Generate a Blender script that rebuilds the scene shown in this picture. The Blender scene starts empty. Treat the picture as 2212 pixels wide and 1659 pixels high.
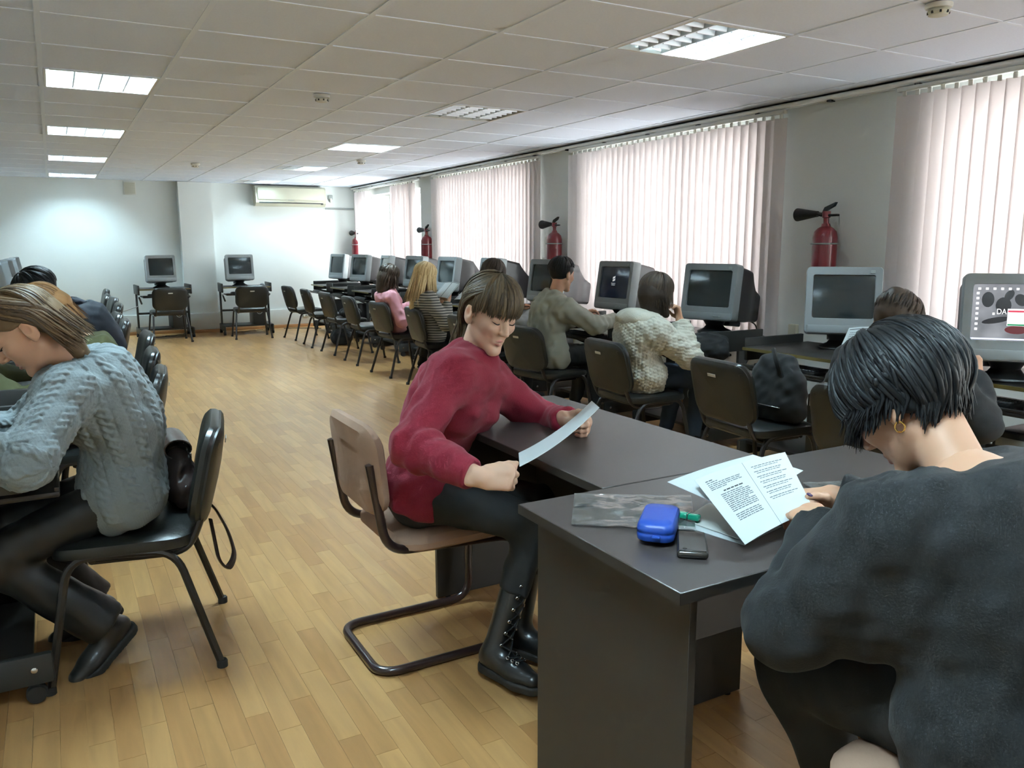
import bpy, bmesh, math, random
import numpy as np
from mathutils import Vector, Matrix

random.seed(7); RNG = np.random.default_rng(7)
scene = bpy.context.scene
COL = scene.collection
PI = math.pi

# ---------------------------------------------------------------- camera
CAMH = 1.33
F_PX = 1750.0
yaw, pit, roll = math.radians(-29.245), math.radians(-9.75), math.radians(-0.2)
fw = Vector((-math.sin(yaw)*math.cos(pit), math.cos(yaw)*math.cos(pit), math.sin(pit)))
rt = Vector((math.cos(yaw), math.sin(yaw), 0)); up0 = rt.cross(fw)
R_ = rt*math.cos(roll) + up0*math.sin(roll); U_ = up0*math.cos(roll) - rt*math.sin(roll)
cam_d = bpy.data.cameras.new('camera'); cam = bpy.data.objects.new('camera', cam_d); COL.objects.link(cam)
cam_d.sensor_width = 36.0; cam_d.lens = 36.0*F_PX/2212.0; cam_d.clip_start = 0.02
cam.matrix_world = Matrix(((R_.x, U_.x, -fw.x, 0), (R_.y, U_.y, -fw.y, 0), (R_.z, U_.z, -fw.z, CAMH), (0, 0, 0, 1)))
scene.camera = cam

# ---------------------------------------------------------------- sky, exposure
world = bpy.data.worlds.new('World'); scene.world = world; world.use_nodes = True
_bg = world.node_tree.nodes['Background']
_bg.inputs['Color'].default_value = (0.925, 0.97, 1.0, 1); _bg.inputs['Strength'].default_value = 6.0
scene.view_settings.view_transform = 'Standard'; scene.view_settings.look = 'None'
scene.view_settings.gamma = 1.0; scene.view_settings.use_curve_mapping = False
scene.view_settings.exposure = 1.5
scene.cycles.use_denoising = True
scene.cycles.use_adaptive_sampling = True; scene.cycles.adaptive_threshold = 0.09; scene.cycles.adaptive_min_samples = 20
scene.cycles.max_bounces = 6; scene.cycles.diffuse_bounces = 4; scene.cycles.glossy_bounces = 3
scene.cycles.transmission_bounces = 5; scene.cycles.transparent_max_bounces = 8
scene.cycles.sample_clamp_indirect = 6.0; scene.cycles.caustics_reflective = False; scene.cycles.caustics_refractive = False

# ---------------------------------------------------------------- colour and materials
def lin(c):
    return tuple(((v/255.0)/12.92 if v/255.0 <= 0.04045 else ((v/255.0+0.055)/1.055)**2.4) for v in c)
MATS = {}
def mat(name, rgb=None, rough=0.5, metal=0.0, var=0.0, vscale=8.0, bump=0.0, bscale=60.0, emit=None, estr=0.0,
        spec=0.5, sheen=0.0, coat=0.0, sss=0.0, stretch=None, island=0.0, objrand=0.0, linear=None):
    if name in MATS: return MATS[name]
    m = bpy.data.materials.new(name); m.use_nodes = True
    nt = m.node_tree; N = nt.nodes; L = nt.links; b = N['Principled BSDF']
    c = linear if linear else lin(rgb)
    b.inputs['Base Color'].default_value = (*c, 1)
    b.inputs['Roughness'].default_value = rough; b.inputs['Metallic'].default_value = metal
    b.inputs['Specular IOR Level'].default_value = spec
    if sheen: b.inputs['Sheen Weight'].default_value = sheen
    if coat: b.inputs['Coat Weight'].default_value = coat; b.inputs['Coat Roughness'].default_value = 0.1
    if sss:
        b.inputs['Subsurface Weight'].default_value = sss; b.inputs['Subsurface Radius'].default_value = (0.6, 0.25, 0.15); b.inputs['Subsurface Scale'].default_value = 0.01
    if emit: b.inputs['Emission Color'].default_value = (*lin(emit), 1); b.inputs['Emission Strength'].default_value = estr
    co = None
    if var or bump:
        tc = N.new('ShaderNodeTexCoord'); co = tc.outputs['Object']
        if stretch:
            mp = N.new('ShaderNodeMapping'); mp.inputs['Scale'].default_value = stretch; L.new(co, mp.inputs['Vector']); co = mp.outputs['Vector']
    fac = None
    if var:
        nz = N.new('ShaderNodeTexNoise'); nz.inputs['Scale'].default_value = vscale; nz.inputs['Detail'].default_value = 4
        L.new(co, nz.inputs['Vector']); fac = nz.outputs['Fac']
    if island or objrand:
        if island: src = N.new('ShaderNodeNewGeometry').outputs['Random Per Island']
        else: src = N.new('ShaderNodeObjectInfo').outputs['Random']
        amt = island or objrand
        mr = N.new('ShaderNodeMath'); mr.operation = 'MULTIPLY_ADD'; L.new(src, mr.inputs[0]); mr.inputs[1].default_value = amt; mr.inputs[2].default_value = -amt/2
        if fac is not None:
            ad = N.new('ShaderNodeMath'); ad.operation = 'MULTIPLY_ADD'; L.new(fac, ad.inputs[0]); ad.inputs[1].default_value = 2*var; L.new(mr.outputs[0], ad.inputs[2])
            base = -var; val = ad.outputs[0]
        else: base = 0.0; val = mr.outputs[0]
        a2 = N.new('ShaderNodeMath'); a2.operation = 'ADD'; L.new(val, a2.inputs[0]); a2.inputs[1].default_value = 1.0+base; mult = a2.outputs[0]
    elif fac is not None:
        a2 = N.new('ShaderNodeMath'); a2.operation = 'MULTIPLY_ADD'; L.new(fac, a2.inputs[0]); a2.inputs[1].default_value = 2*var; a2.inputs[2].default_value = 1-var; mult = a2.outputs[0]
    else: mult = None
    if mult is not None:
        vm = N.new('ShaderNodeVectorMath'); vm.operation = 'SCALE'; vm.inputs[0].default_value = c; L.new(mult, vm.inputs['Scale'])
        L.new(vm.outputs['Vector'], b.inputs['Base Color'])
    if bump:
        nb = N.new('ShaderNodeTexNoise'); nb.inputs['Scale'].default_value = bscale; nb.inputs['Detail'].default_value = 3
        L.new(co, nb.inputs['Vector']); bp = N.new('ShaderNodeBump'); bp.inputs['Strength'].default_value = bump; bp.inputs['Distance'].default_value = 0.004
        L.new(nb.outputs['Fac'], bp.inputs['Height']); L.new(bp.outputs['Normal'], b.inputs['Normal'])
    MATS[name] = m
    return m

def mix_shader(name, build):
    if name in MATS: return MATS[name]
    m = bpy.data.materials.new(name); m.use_nodes = True; nt = m.node_tree
    for n in list(nt.nodes): nt.nodes.remove(n)
    out = nt.nodes.new('ShaderNodeOutputMaterial'); build(nt, out); MATS[name] = m
    return m

def _slat(nt, out):
    N = nt.nodes; L = nt.links
    d = N.new('ShaderNodeBsdfDiffuse'); d.inputs['Color'].default_value = (0.82, 0.78, 0.775, 1)
    t = N.new('ShaderNodeBsdfTranslucent'); t.inputs['Color'].default_value = (0.84, 0.77, 0.76, 1)
    mx = N.new('ShaderNodeMixShader'); mx.inputs[0].default_value = 0.40
    L.new(d.outputs[0], mx.inputs[1]); L.new(t.outputs[0], mx.inputs[2]); L.new(mx.outputs[0], out.inputs['Surface'])
mix_shader('blind_fabric', _slat)
def _pane(nt, out):
    N = nt.nodes; L = nt.links
    t = N.new('ShaderNodeBsdfTransparent'); t.inputs['Color'].default_value = (0.95, 0.97, 0.96, 1)
    g = N.new('ShaderNodeBsdfGlossy'); g.inputs['Roughness'].default_value = 0.02
    mx = N.new('ShaderNodeMixShader'); mx.inputs[0].default_value = 0.06; L.new(t.outputs[0], mx.inputs[1]); L.new(g.outputs[0], mx.inputs[2]); L.new(mx.outputs[0], out.inputs['Surface'])
mix_shader('window_glass', _pane)
def _film(nt, out):
    N = nt.nodes; L = nt.links
    t = N.new('ShaderNodeBsdfTransparent'); t.inputs['Color'].default_value = (0.93, 0.94, 0.94, 1)
    d = N.new('ShaderNodeBsdfDiffuse'); d.inputs['Color'].default_value = (0.5, 0.51, 0.5, 1)
    g = N.new('ShaderNodeBsdfGlossy'); g.inputs['Roughness'].default_value = 0.12
    tc = N.new('ShaderNodeTexCoord'); nz = N.new('ShaderNodeTexNoise'); nz.inputs['Scale'].default_value = 16; nz.inputs['Detail'].default_value = 2; L.new(tc.outputs['Object'], nz.inputs['Vector'])
    bp = N.new('ShaderNodeBump'); bp.inputs['Strength'].default_value = 0.45; bp.inputs['Distance'].default_value = 0.02; L.new(nz.outputs['Fac'], bp.inputs['Height']); L.new(bp.outputs[0], g.inputs['Normal'])
    m1 = N.new('ShaderNodeMixShader'); m1.inputs[0].default_value = 0.07; L.new(t.outputs[0], m1.inputs[1]); L.new(d.outputs[0], m1.inputs[2])
    m2 = N.new('ShaderNodeMixShader'); m2.inputs[0].default_value = 0.16; L.new(m1.outputs[0], m2.inputs[1]); L.new(g.outputs[0], m2.inputs[2]); L.new(m2.outputs[0], out.inputs['Surface'])
mix_shader('plastic_film', _film)

def wood_floor(name, island):
    m = bpy.data.materials.new(name); m.use_nodes = True; nt = m.node_tree; N = nt.nodes; L = nt.links; b = N['Principled BSDF']
    geo = N.new('ShaderNodeNewGeometry'); src = geo.outputs['Random Per Island'] if island else N.new('ShaderNodeObjectInfo').outputs['Random']
    mp = N.new('ShaderNodeMapping'); mp.inputs['Scale'].default_value = (26, 2.2, 1); L.new(geo.outputs['Position'], mp.inputs['Vector'])
    ofs = N.new('ShaderNodeVectorMath'); ofs.operation = 'SCALE'; ofs.inputs[0].default_value = (7, 31, 0); L.new(src, ofs.inputs['Scale'])
    ad = N.new('ShaderNodeVectorMath'); ad.operation = 'ADD'; L.new(mp.outputs[0], ad.inputs[0]); L.new(ofs.outputs[0], ad.inputs[1])
    nz = N.new('ShaderNodeTexNoise'); nz.inputs['Scale'].default_value = 1.0; nz.inputs['Detail'].default_value = 6; nz.inputs['Distortion'].default_value = 0.6; L.new(ad.outputs[0], nz.inputs['Vector'])
    rp = N.new('ShaderNodeValToRGB'); e = rp.color_ramp.elements
    e[0].position = 0.0; e[0].color = (*lin((170, 126, 78)), 1); e[1].position = 1.0; e[1].color = (*lin((192, 150, 97)), 1)
    x = rp.color_ramp.elements.new(0.35); x.color = (*lin((178, 135, 85)), 1)
    x = rp.color_ramp.elements.new(0.7); x.color = (*lin((184, 142, 91)), 1)
    L.new(src, rp.inputs['Fac'])
    gr = N.new('ShaderNodeMapRange'); gr.inputs['From Min'].default_value = 0.3; gr.inputs['From Max'].default_value = 0.7; gr.inputs['To Min'].default_value = 0.86; gr.inputs['To Max'].default_value = 1.1; L.new(nz.outputs['Fac'], gr.inputs['Value'])
    sc = N.new('ShaderNodeVectorMath'); sc.operation = 'SCALE'; L.new(rp.outputs['Color'], sc.inputs[0]); L.new(gr.outputs[0], sc.inputs['Scale'])
    L.new(sc.outputs[0], b.inputs['Base Color']); b.inputs['Roughness'].default_value = 0.3; b.inputs['Specular IOR Level'].default_value = 0.5
    MATS[name] = m; return m
wood_floor('laminate', False); wood_floor('laminate_rest', True)

mat('wall_paint', (216, 220, 217), 0.8, var=0.025, vscale=3, bump=0.05, bscale=220)
mat('ceiling_tile', (230, 238, 252), 0.9, var=0.05, vscale=90, bump=0.12, bscale=300)
mat('ceiling_bar', (232, 240, 252), 0.5)
mat('white_plastic', (214, 213, 206), 0.4); mat('cream_plastic', (196, 194, 174), 0.38)
mat('white_paint', (222, 222, 218), 0.5); mat('grey_plastic', (150, 156, 155), 0.45)
mat('silver_plastic', (136, 142, 144), 0.35); mat('dark_plastic', (44, 46, 48), 0.45, var=0.06, vscale=40)
mat('monitor_rear', (45, 43, 45), 0.4); mat('black_plastic', (22, 23, 24), 0.4)
mat('screen_off', (34, 44, 46), 0.12, coat=0.3); mat('screen_blue', (30, 44, 68), 0.12, coat=0.3)
mat('leatherette', (32, 34, 33), 0.34, bump=0.12, bscale=180, var=0.05); mat('chair_shell', (33, 34, 32), 0.42, bump=0.05, bscale=400)
mat('tube_black', (34, 30, 29), 0.35); mat('tube_brown', (46, 31, 30), 0.3, coat=0.3)
mat('desk_top', (64, 58, 56), 0.38, var=0.06, vscale=14, stretch=(1, 12, 1)); mat('desk_side', (40, 37, 34), 0.5, var=0.06, vscale=12, stretch=(12, 12, 1))
mat('desk_edge', (128, 118, 110), 0.45)
mat('cart_board', (38, 35, 33), 0.42, var=0.05, vscale=10); mat('cart_metal', (44, 45, 44), 0.45); mat('cart_edge', (104, 92, 50), 0.4)
mat('chrome', (200, 200, 200), 0.2, metal=1.0); mat('sticker', (196, 196, 190), 0.6)
mat('extinguisher_red', (116, 36, 44), 0.28, coat=0.3); mat('rubber', (30, 30, 31), 0.6)
mat('louvre_metal', (214, 218, 222), 0.3, metal=0.55); mat('lamp_housing', (150, 150, 150), 0.6)
mat('tube_lit', (255, 255, 255), 0.4, emit=(206, 240, 255), estr=148.0); mat('tube_off', (190, 192, 190), 0.3)
mat('paper', (196, 204, 206), 0.7); mat('paper_grey', (186, 188, 184), 0.7); mat('ink', (92, 98, 104), 0.7); mat('ink_dark', (58, 60, 62), 0.7)
mat('blue_case', (28, 70, 160), 0.42, bump=0.05, bscale=120); mat('phone', (46, 43, 40), 0.22)
mat('green_plastic', (20, 150, 118), 0.15, coat=0.5)
mat('brown_leather', (62, 50, 48), 0.26, bump=0.25, bscale=26, var=0.1)
mat('tapestry', (158, 128, 108), 0.85, var=0.22, vscale=9, bump=0.1, bscale=200)
mat('cable', (40, 40, 40), 0.5); mat('cable_grey', (150, 150, 148), 0.5)
mat('trunking', (206, 208, 203), 0.5); mat('skirting', (178, 132, 88), 0.45)
mat('black_cloth', (22, 23, 25), 0.85, sheen=0.05, bump=0.3, bscale=30); mat('maroon_cloth', (92, 30, 44), 0.85, sheen=0.2)
mat('gold', (214, 170, 96), 0.25, metal=1.0)

# ---------------------------------------------------------------- mesh helpers
class MB:
    """collects shapes and links them as ONE mesh object"""
    def __init__(s): s.v = []; s.f = []
    def add(s, v, f):
        n = len(s.v); s.v.extend([tuple(p) for p in v]); s.f.extend([tuple(i+n for i in q) for q in f]); return s
    def box(s, lo, hi, M=None):
        x0, y0, z0 = lo; x1, y1, z1 = hi
        v = [(x0,y0,z0),(x1,y0,z0),(x1,y1,z0),(x0,y1,z0),(x0,y0,z1),(x1,y0,z1),(x1,y1,z1),(x0,y1,z1)]
        if M is not None: v = [tuple(M @ Vector(p)) for p in v]
        return s.add(v, [(0,3,2,1),(4,5,6,7),(0,1,5,4),(1,2,6,5),(2,3,7,6),(3,0,4,7)])
    def rbox(s, lo, hi, r, seg=2, M=None):
        bm = bmesh.new(); bmesh.ops.create_cube(bm, size=1.0)
        lo = Vector(lo); hi = Vector(hi); c = (lo+hi)/2; d = hi-lo
        for q in bm.verts: q.co = Vector((q.co.x*d.x, q.co.y*d.y, q.co.z*d.z)) + c
        bmesh.ops.bevel(bm, geom=list(bm.edges), offset=min(r, min(d)*0.49), segments=seg, affect='EDGES', profile=0.5)
        bm.verts.index_update(); v = [(M @ q.co if M is not None else q.co.copy()) for q in bm.verts]; f = [[w.index for w in q.verts] for q in bm.faces]; bm.free()
        return s.add(v, f)
    def tube(s, path, r, n=8, closed=False, flat=None, taper=None):
        """tube along a path; r a number or a list; flat=(dir, factor) squashes the section along dir"""
        P = [Vector(p) for p in path]; m = len(P)
        rs = r if isinstance(r, (list, tuple)) else [r]*m
        T = []
        for i in range(m):
            a = P[(i-1) % m] if (closed or i > 0) else P[0]; b = P[(i+1) % m] if (closed or i < m-1) else P[-1]
            t = (b-a); T.append(t.normalized() if t.length > 1e-9 else Vector((0,0,1)))
        nrm = T[0].orthogonal().normalized(); V = []
        for i in range(m):
            nrm = (nrm - T[i]*nrm.dot(T[i])); nrm = nrm.normalized() if nrm.length > 1e-6 else T[i].orthogonal().normalized()
            bn = T[i].cross(nrm)
            for k in range(n):
                a = 2*PI*k/n; o = (nrm*math.cos(a) + bn*math.sin(a))*rs[i]
                if flat is not None: fd = Vector(flat[0]); o = o - fd*o.dot(fd)*(1-flat[1])
                V.append(P[i]+o)
        F = []
        for i in range(m if closed else m-1):
            j = (i+1) % m
            for k in range(n): F.append((i*n+k, i*n+(k+1) % n, j*n+(k+1) % n, j*n+k))
        if not closed: F.append(tuple(range(n-1, -1, -1))); F.append(tuple((m-1)*n+k for k in range(n)))
        return s.add(V, F)
    def lathe(s, prof, n=20, M=None, caps=True):
        V = []; F = []
        for (r, z) in prof:
            for k in range(n): V.append(Vector((r*math.cos(2*PI*k/n), r*math.sin(2*PI*k/n), z)))
        for i in range(len(prof)-1):
            for k in range(n): F.append((i*n+k, i*n+(k+1) % n, (i+1)*n+(k+1) % n, (i+1)*n+k))
        if caps: F.append(tuple(range(n-1, -1, -1))); F.append(tuple((len(prof)-1)*n+k for k in range(n)))
        if M is not None: V = [M @ v for v in V]
        return s.add(V, F)
    def loft(s, rings, caps=True, M=None):
        n = len(rings[0]); V = [Vector(p) for r in rings for p in r]; F = []
        for i in range(len(rings)-1):
            for k in range(n): F.append((i*n+k, i*n+(k+1) % n, (i+1)*n+(k+1) % n, (i+1)*n+k))
        if caps: F.append(tuple(range(n-1, -1, -1))); F.append(tuple((len(rings)-1)*n+k for k in range(n)))
        if M is not None: V = [M @ v for v in V]
        return s.add(V, F)
    def sheet(s, fn, nu, nv, th=0.0006):
        """thin curved sheet with real thickness: fn(u,v)->point"""
        P = [[Vector(fn(i/(nu-1), j/(nv-1))) for j in range(nv)] for i in range(nu)]
        V = []; 
        for sgn in (1, -1):
            for i in range(nu):
                for j in range(nv):
                    du = P[min(i+1,nu-1)][j]-P[max(i-1,0)][j]; dv = P[i][min(j+1,nv-1)]-P[i][max(j-1,0)]
                    nn = du.cross(dv); nn = nn.normalized() if nn.length > 1e-9 else Vector((0,0,1))
                    V.append(P[i][j] + nn*sgn*th/2)
        F = []; o = nu*nv
        for i in range(nu-1):
            for j in range(nv-1):
                a, b, c, d = i*nv+j, (i+1)*nv+j, (i+1)*nv+j+1, i*nv+j+1
                F.append((a, b, c, d)); F.append((o+d, o+c, o+b, o+a))
        for i in range(nu-1):
            F.append((i*nv, o+i*nv, o+(i+1)*nv, (i+1)*nv)); e = nv-1; F.append(((i+1)*nv+e, o+(i+1)*nv+e, o+i*nv+e, i*nv+e))
        for j in range(nv-1):
            F.append((j+1, o+j+1, o+j, j)); e = (nu-1)*nv; F.append((e+j, o+e+j, o+e+j+1, e+j+1))
        return s.add(V, F)
    def mesh(s, name, m, smooth=True, angle=38):
        me = bpy.data.meshes.new(name); me.from_pydata([tuple(p) for p in s.v], [], s.f); me.validate(); me.update()
        me.materials.append(MATS[m] if isinstance(m, str) else m)
        if smooth:
            me.polygons.foreach_set('use_smooth', [True]*len(me.polygons)); me.set_sharp_from_angle(angle=math.radians(angle))
        return me
    def build(s, name, m, parent=None, smooth=True, angle=38):
        return link(name, s.mesh(name, m, smooth, angle), parent)

def link(name, me, parent=None, M=None):
    o = bpy.data.objects.new(name, me); COL.objects.link(o)
    if parent is not None: o.parent = parent
    if M is not None: o.matrix_local = M
    return o
def tag(o, label, cat, group=None):
    o['label'] = label; o['category'] = cat
    if group: o['group'] = group
    return o
def thing(name, label, cat, loc=(0,0,0), rotz=0.0, group=None):
    o = bpy.data.objects.new(name, None); COL.objects.link(o); o.empty_display_size = 0.05
    o.location = loc; o.rotation_euler = (0, 0, rotz)
    return tag(o, label, cat, group)
def struct(o): o['kind'] = 'structure'; return o
def dup(root, label=None, loc=None, rotz=None, parent=None):
    c = root.copy(); COL.objects.link(c); c.parent = parent
    if label: c['label'] = label
    if loc is not None: c.location = loc
    if rotz is not None: c.rotation_euler = (0, 0, rotz)
    for ch in root.children: _dupc(ch, c)
    return c
def _dupc(o, parent):
    c = o.copy(); COL.objects.link(c); c.parent = parent
    for ch in o.children: _dupc(ch, c)
def bend(pts, r=0.04, n=6):
    """round the corners of a polyline"""
    P = [Vector(p) for p in pts]; out = [P[0]]
    for i in range(1, len(P)-1):
        a, b, c = P[i-1], P[i], P[i+1]; d1 = (a-b); d2 = (c-b); k = min(r, d1.length*0.49, d2.length*0.49)
        p0 = b + d1.normalized()*k; p2 = b + d2.normalized()*k
        for t in range(n+1):
            u = t/n; out.append(p0*(1-u)**2 + b*2*u*(1-u) + p2*u*u)
    out.append(P[-1]); return out
def rz(a): return Matrix.Rotation(a, 4, 'Z')
def TR(x, y, z): return Matrix.Translation((x, y, z))
mat('rail_white', (245, 245, 243), 0.3)
# ================================================================ THE ROOM
X0, X1, Y0, Y1, ZC = -1.15, 4.55, -4.0, 13.5, 2.29
# ---- floor: laminate strips
floor = struct(MB().box((X0-0.1, Y0-0.1, -0.06), (X1+0.1, Y1+0.1, -0.0045)).build('floor', 'laminate', smooth=False))
PW, PL = 0.066, 0.40
plank_me = MB().box((-PW/2+0.0003, -PL/2+0.0004, -0.004), (PW/2-0.0003, PL/2-0.0004, 0)).mesh('plank', 'laminate', False)
def cam_px(p):
    d = Vector(p)-Vector((0, 0, CAMH)); z = d.dot(fw)
    if z < 0.1: return None
    return 1106+F_PX*d.dot(R_)/z, 829.5-F_PX*d.dot(U_)/z, z
_poly = [(0,1659),(0,1545),(120,1510),(300,1420),(330,1230),(440,1120),(520,900),(400,800),(330,760),(270,730),(560,722),(640,760),(880,850),(880,1000),(830,1100),(960,1290),(1144,1500),(1144,1659)]
def _inpoly(x, y):
    c = False; n = len(_poly)
    for i in range(n):
        (xa, ya), (xb, yb) = _poly[i], _poly[i-1]
        if (ya > y) != (yb > y) and x < (xb-xa)*(y-ya)/(yb-ya)+xa: c = not c
    return c
cand = []; planks = []
for r in range(int((X1-X0)/PW)):
    x = X0+PW*(r+0.5); off = -PL*random.random()
    board = (r//3); off = -((board*0.53) % 1.0)*PL*3 + (r % 3)*0.137
    j = -4
    while True:
        ya = Y0+off+j*PL; j += 1
        if ya > Y1: break
        yb = min(ya+PL, Y1); ya = max(ya, Y0)
        if yb-ya < 0.02: continue
        full = yb-ya > PL-0.001; area = 0
        if full:
            q = cam_px((x, (ya+yb)/2, 0))
            if q and _inpoly(q[0], q[1]): area = 1/q[2]**3
        planks.append((area, x, ya, yb))
planks.sort(key=lambda t: -t[0])
for a, x, ya, yb in planks[:300]:
    link('plank', plank_me, floor, TR(x, (ya+yb)/2, 0))
_rest = MB()
for a, x, ya, yb in planks[300:]:
    _rest.box((x-PW/2+0.0003, ya+0.0004, -0.004), (x+PW/2-0.0003, yb-0.0004, 0))
_r = _rest.build('plank_rest', 'laminate_rest', floor, smooth=False); _r['kind'] = 'stuff'

# ---- ceiling: slab, tiles, bars
ceil = struct(MB().box((X0-0.1, Y0-0.1, 2.42), (X1+0.1, Y1+0.1, 2.5)).build('ceiling', 'wall_paint', smooth=False))
GX, GY, PX, PY = 0.03, 2.85, 0.617, 0.61
xs = [X0]+[GX+PX*k for k in range(-1, 8) if X0+0.03 < GX+PX*k < X1-0.03]+[X1]
ys = [Y0]+[GY+PY*k for k in range(-11, 18) if Y0+0.03 < GY+PY*k < Y1-0.03]+[Y1]
LIT = {(0,-4):'full',(0,0):'full',(0,4):'full',(0,8):'full',(0,12):'full',(0,16):'full',(4,-4):'full',(4,0):'half',(4,4):'off',(4,8):'full',(4,12):'half',(4,16):'half'}
_tc = {}
for i in range(len(xs)-1):
    for j in range(len(ys)-1):
        ci = round((xs[i]-GX)/PX) if i > 0 else -99; cj = round((ys[j]-GY)/PY) if j > 0 else -99
        if (ci, cj) in LIT: continue
        w, l = round(xs[i+1]-xs[i], 3), round(ys[j+1]-ys[j], 3)
        if (w, l) not in _tc: _tc[(w, l)] = MB().box((0.003, 0.003, 0), (w-0.003, l-0.003, 0.012)).mesh('ceiling_tile', 'ceiling_tile', False)
        link('ceiling_tile', _tc[(w, l)], ceil, TR(xs[i], ys[j], ZC+random.uniform(-0.0012, 0.0012)))
for x in xs[1:-1]:
    MB().box((x-0.012, Y0, ZC-0.004), (x+0.012, Y1, ZC+0.0008)).box((x-0.003, Y0, ZC), (x+0.003, Y1, ZC+0.03)).build('grid_bar', 'ceiling_bar', ceil, False)
_bars = {}
for y in ys[1:-1]:
    for i in range(len(xs)-1):
        w = round(xs[i+1]-xs[i], 3)
        if w not in _bars: _bars[w] = MB().box((0.012, -0.010, -0.0035), (w-0.012, 0.010, 0.0008)).mesh('cross_bar', 'ceiling_bar', False)
        link('cross_bar', _bars[w], ceil, TR(xs[i], y, ZC))

# ---- ceiling lights
fw_, fl_ = PX-0.026, PY-0.026
_lm = {}
_lm['frame'] = MB()
for a, b in (((0,0),(fw_,0.014)), ((0,fl_-0.014),(fw_,fl_)), ((0,0.014),(0.014,fl_-0.014)), ((fw_-0.014,0.014),(fw_,fl_-0.014))):
    _lm['frame'].box((a[0], a[1], -0.004), (b[0], b[1], 0.012))
_lm['frame'] = _lm['frame'].mesh('frame', 'white_paint', False)
h = MB(); h.box((0, 0, 0.095), (fw_, fl_, 0.1))
for a, b in (((0,0),(fw_,0.004)), ((0,fl_-0.004),(fw_,fl_)), ((0,0.004),(0.004,fl_-0.004)), ((fw_-0.004,0.004),(fw_,fl_-0.004))): h.box((a[0], a[1], 0.012), (b[0], b[1], 0.095))
_lm['housing'] = h.mesh('housing', 'white_paint', False)
nx_ = 4
def _vblade(length, axis):   # V-section louvre blade
    b = MB(); hh = 0.045; w0, w1 = 0.004, 0.017
    prof = [(-w0, 0), (w0, 0), (w1, hh), (-w1, hh)]
    if axis == 'y': rings = [[(p, t, z) for p, z in prof] for t in (0, length)]
    else: rings = [[(t, p, z) for p, z in prof][::-1] for t in (0, length)]
    return b.loft(rings)
_lm['long'] = _vblade(fl_-0.03, 'y').mesh('louvre_blade', 'louvre_metal', False)
_lm['cross'] = _vblade((fw_-0.03)/nx_-0.034, 'x').mesh('louvre_blade', 'louvre_metal', False)
_lm['on'] = MB().tube([(0, 0.02, 0), (0, fl_-0.02, 0)], 0.013, 10).mesh('tube', 'tube_lit')
_lm['off'] = MB().tube([(0, 0.02, 0), (0, fl_-0.02, 0)], 0.013, 10).mesh('tube', 'tube_off')
_llab = {(0,-4):'lit louvred ceiling light behind the camera in the left row',(0,0):'lit louvred ceiling light in the left row overhead just above the picture',
 (0,4):'large lit white ceiling light, nearest of the four in the left row',(0,8):'lit white ceiling light second in the left row of four',
 (0,12):'lit white ceiling light third in the left row of four',(0,16):'lit ceiling light closest to the back wall in the left row',
 (4,-4):'lit louvred ceiling light behind the camera in the window row',(4,0):'half-lit louvred ceiling light nearest the camera by the window blinds',
 (4,4):'unlit grey louvred ceiling light in the window row',(4,8):'fully lit ceiling light beyond the unlit louvred one',
 (4,12):'half-lit distant ceiling light, second last in the window row',(4,16):'half-lit ceiling light right above the air conditioner'}
for (ci, cj), st in LIT.items():
    L0 = thing('ceiling_light', _llab[(ci, cj)], 'ceiling light', (GX+PX*ci+0.013, GY+PY*cj+0.013, ZC), 0, 'recessed louvred ceiling lights')
    link('frame', _lm['frame'], L0); link('housing', _lm['housing'], L0)
    cw = (fw_-0.03)/nx_
    for k in range(1, nx_): link('louvre_blade', _lm['long'], L0, TR(0.015+cw*k, 0.015, 0.001))
    for c in range(nx_):
        for k in range(1, 7): link('louvre_blade', _lm['cross'], L0, TR(0.015+cw*c+0.017, 0.015+(fl_-0.03)*k/7, 0.001))
    for k in range(nx_):
        on = st == 'full' or (st == 'half' and k >= 2)
        link('tube', _lm['on' if on else 'off'], L0, TR(0.015+cw*(k+0.5), 0, 0.068))

# ---- walls
WIN = [(-3.4, -0.2), (0.85, 3.02), (4.36, 6.58), (7.6, 9.92), (10.72, 13.18)]  # first opening is unseen, added to brighten the room near the camera
ZS, ZT = 0.70, 2.12
w = MB(); XO = X1+0.32
w.box((X1, Y0-0.1, 0), (XO, Y1+0.1, ZS)); w.box((X1, Y0-0.1, ZT), (XO, Y1+0.1, 2.42))
ye = [Y0-0.1]+[v for p in WIN for v in p]+[Y1+0.1]
for k in range(0, len(ye), 2): w.box((X1, ye[k], ZS), (XO, ye[k+1], ZT))
struct(w.build('wall_right', 'wall_paint', smooth=False))
struct(MB().box((X0-0.12, Y0-0.1, 0), (X0, Y1+0.1, 2.42)).build('wall_left', 'wall_paint', smooth=False))
struct(MB().box((X0, Y0-0.12, 0), (X1, Y0, 2.42)).build('wall_front', 'wall_paint', smooth=False))
struct(MB().box((X0, Y1, 0), (X1, Y1+0.12, 2.42)).build('wall_back', 'wall_paint', smooth=False))
struct(MB().box((1.73, Y1-0.16, 0), (2.20, Y1, ZC-0.006)).build('wall_pilaster', 'wall_paint', smooth=False))
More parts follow.
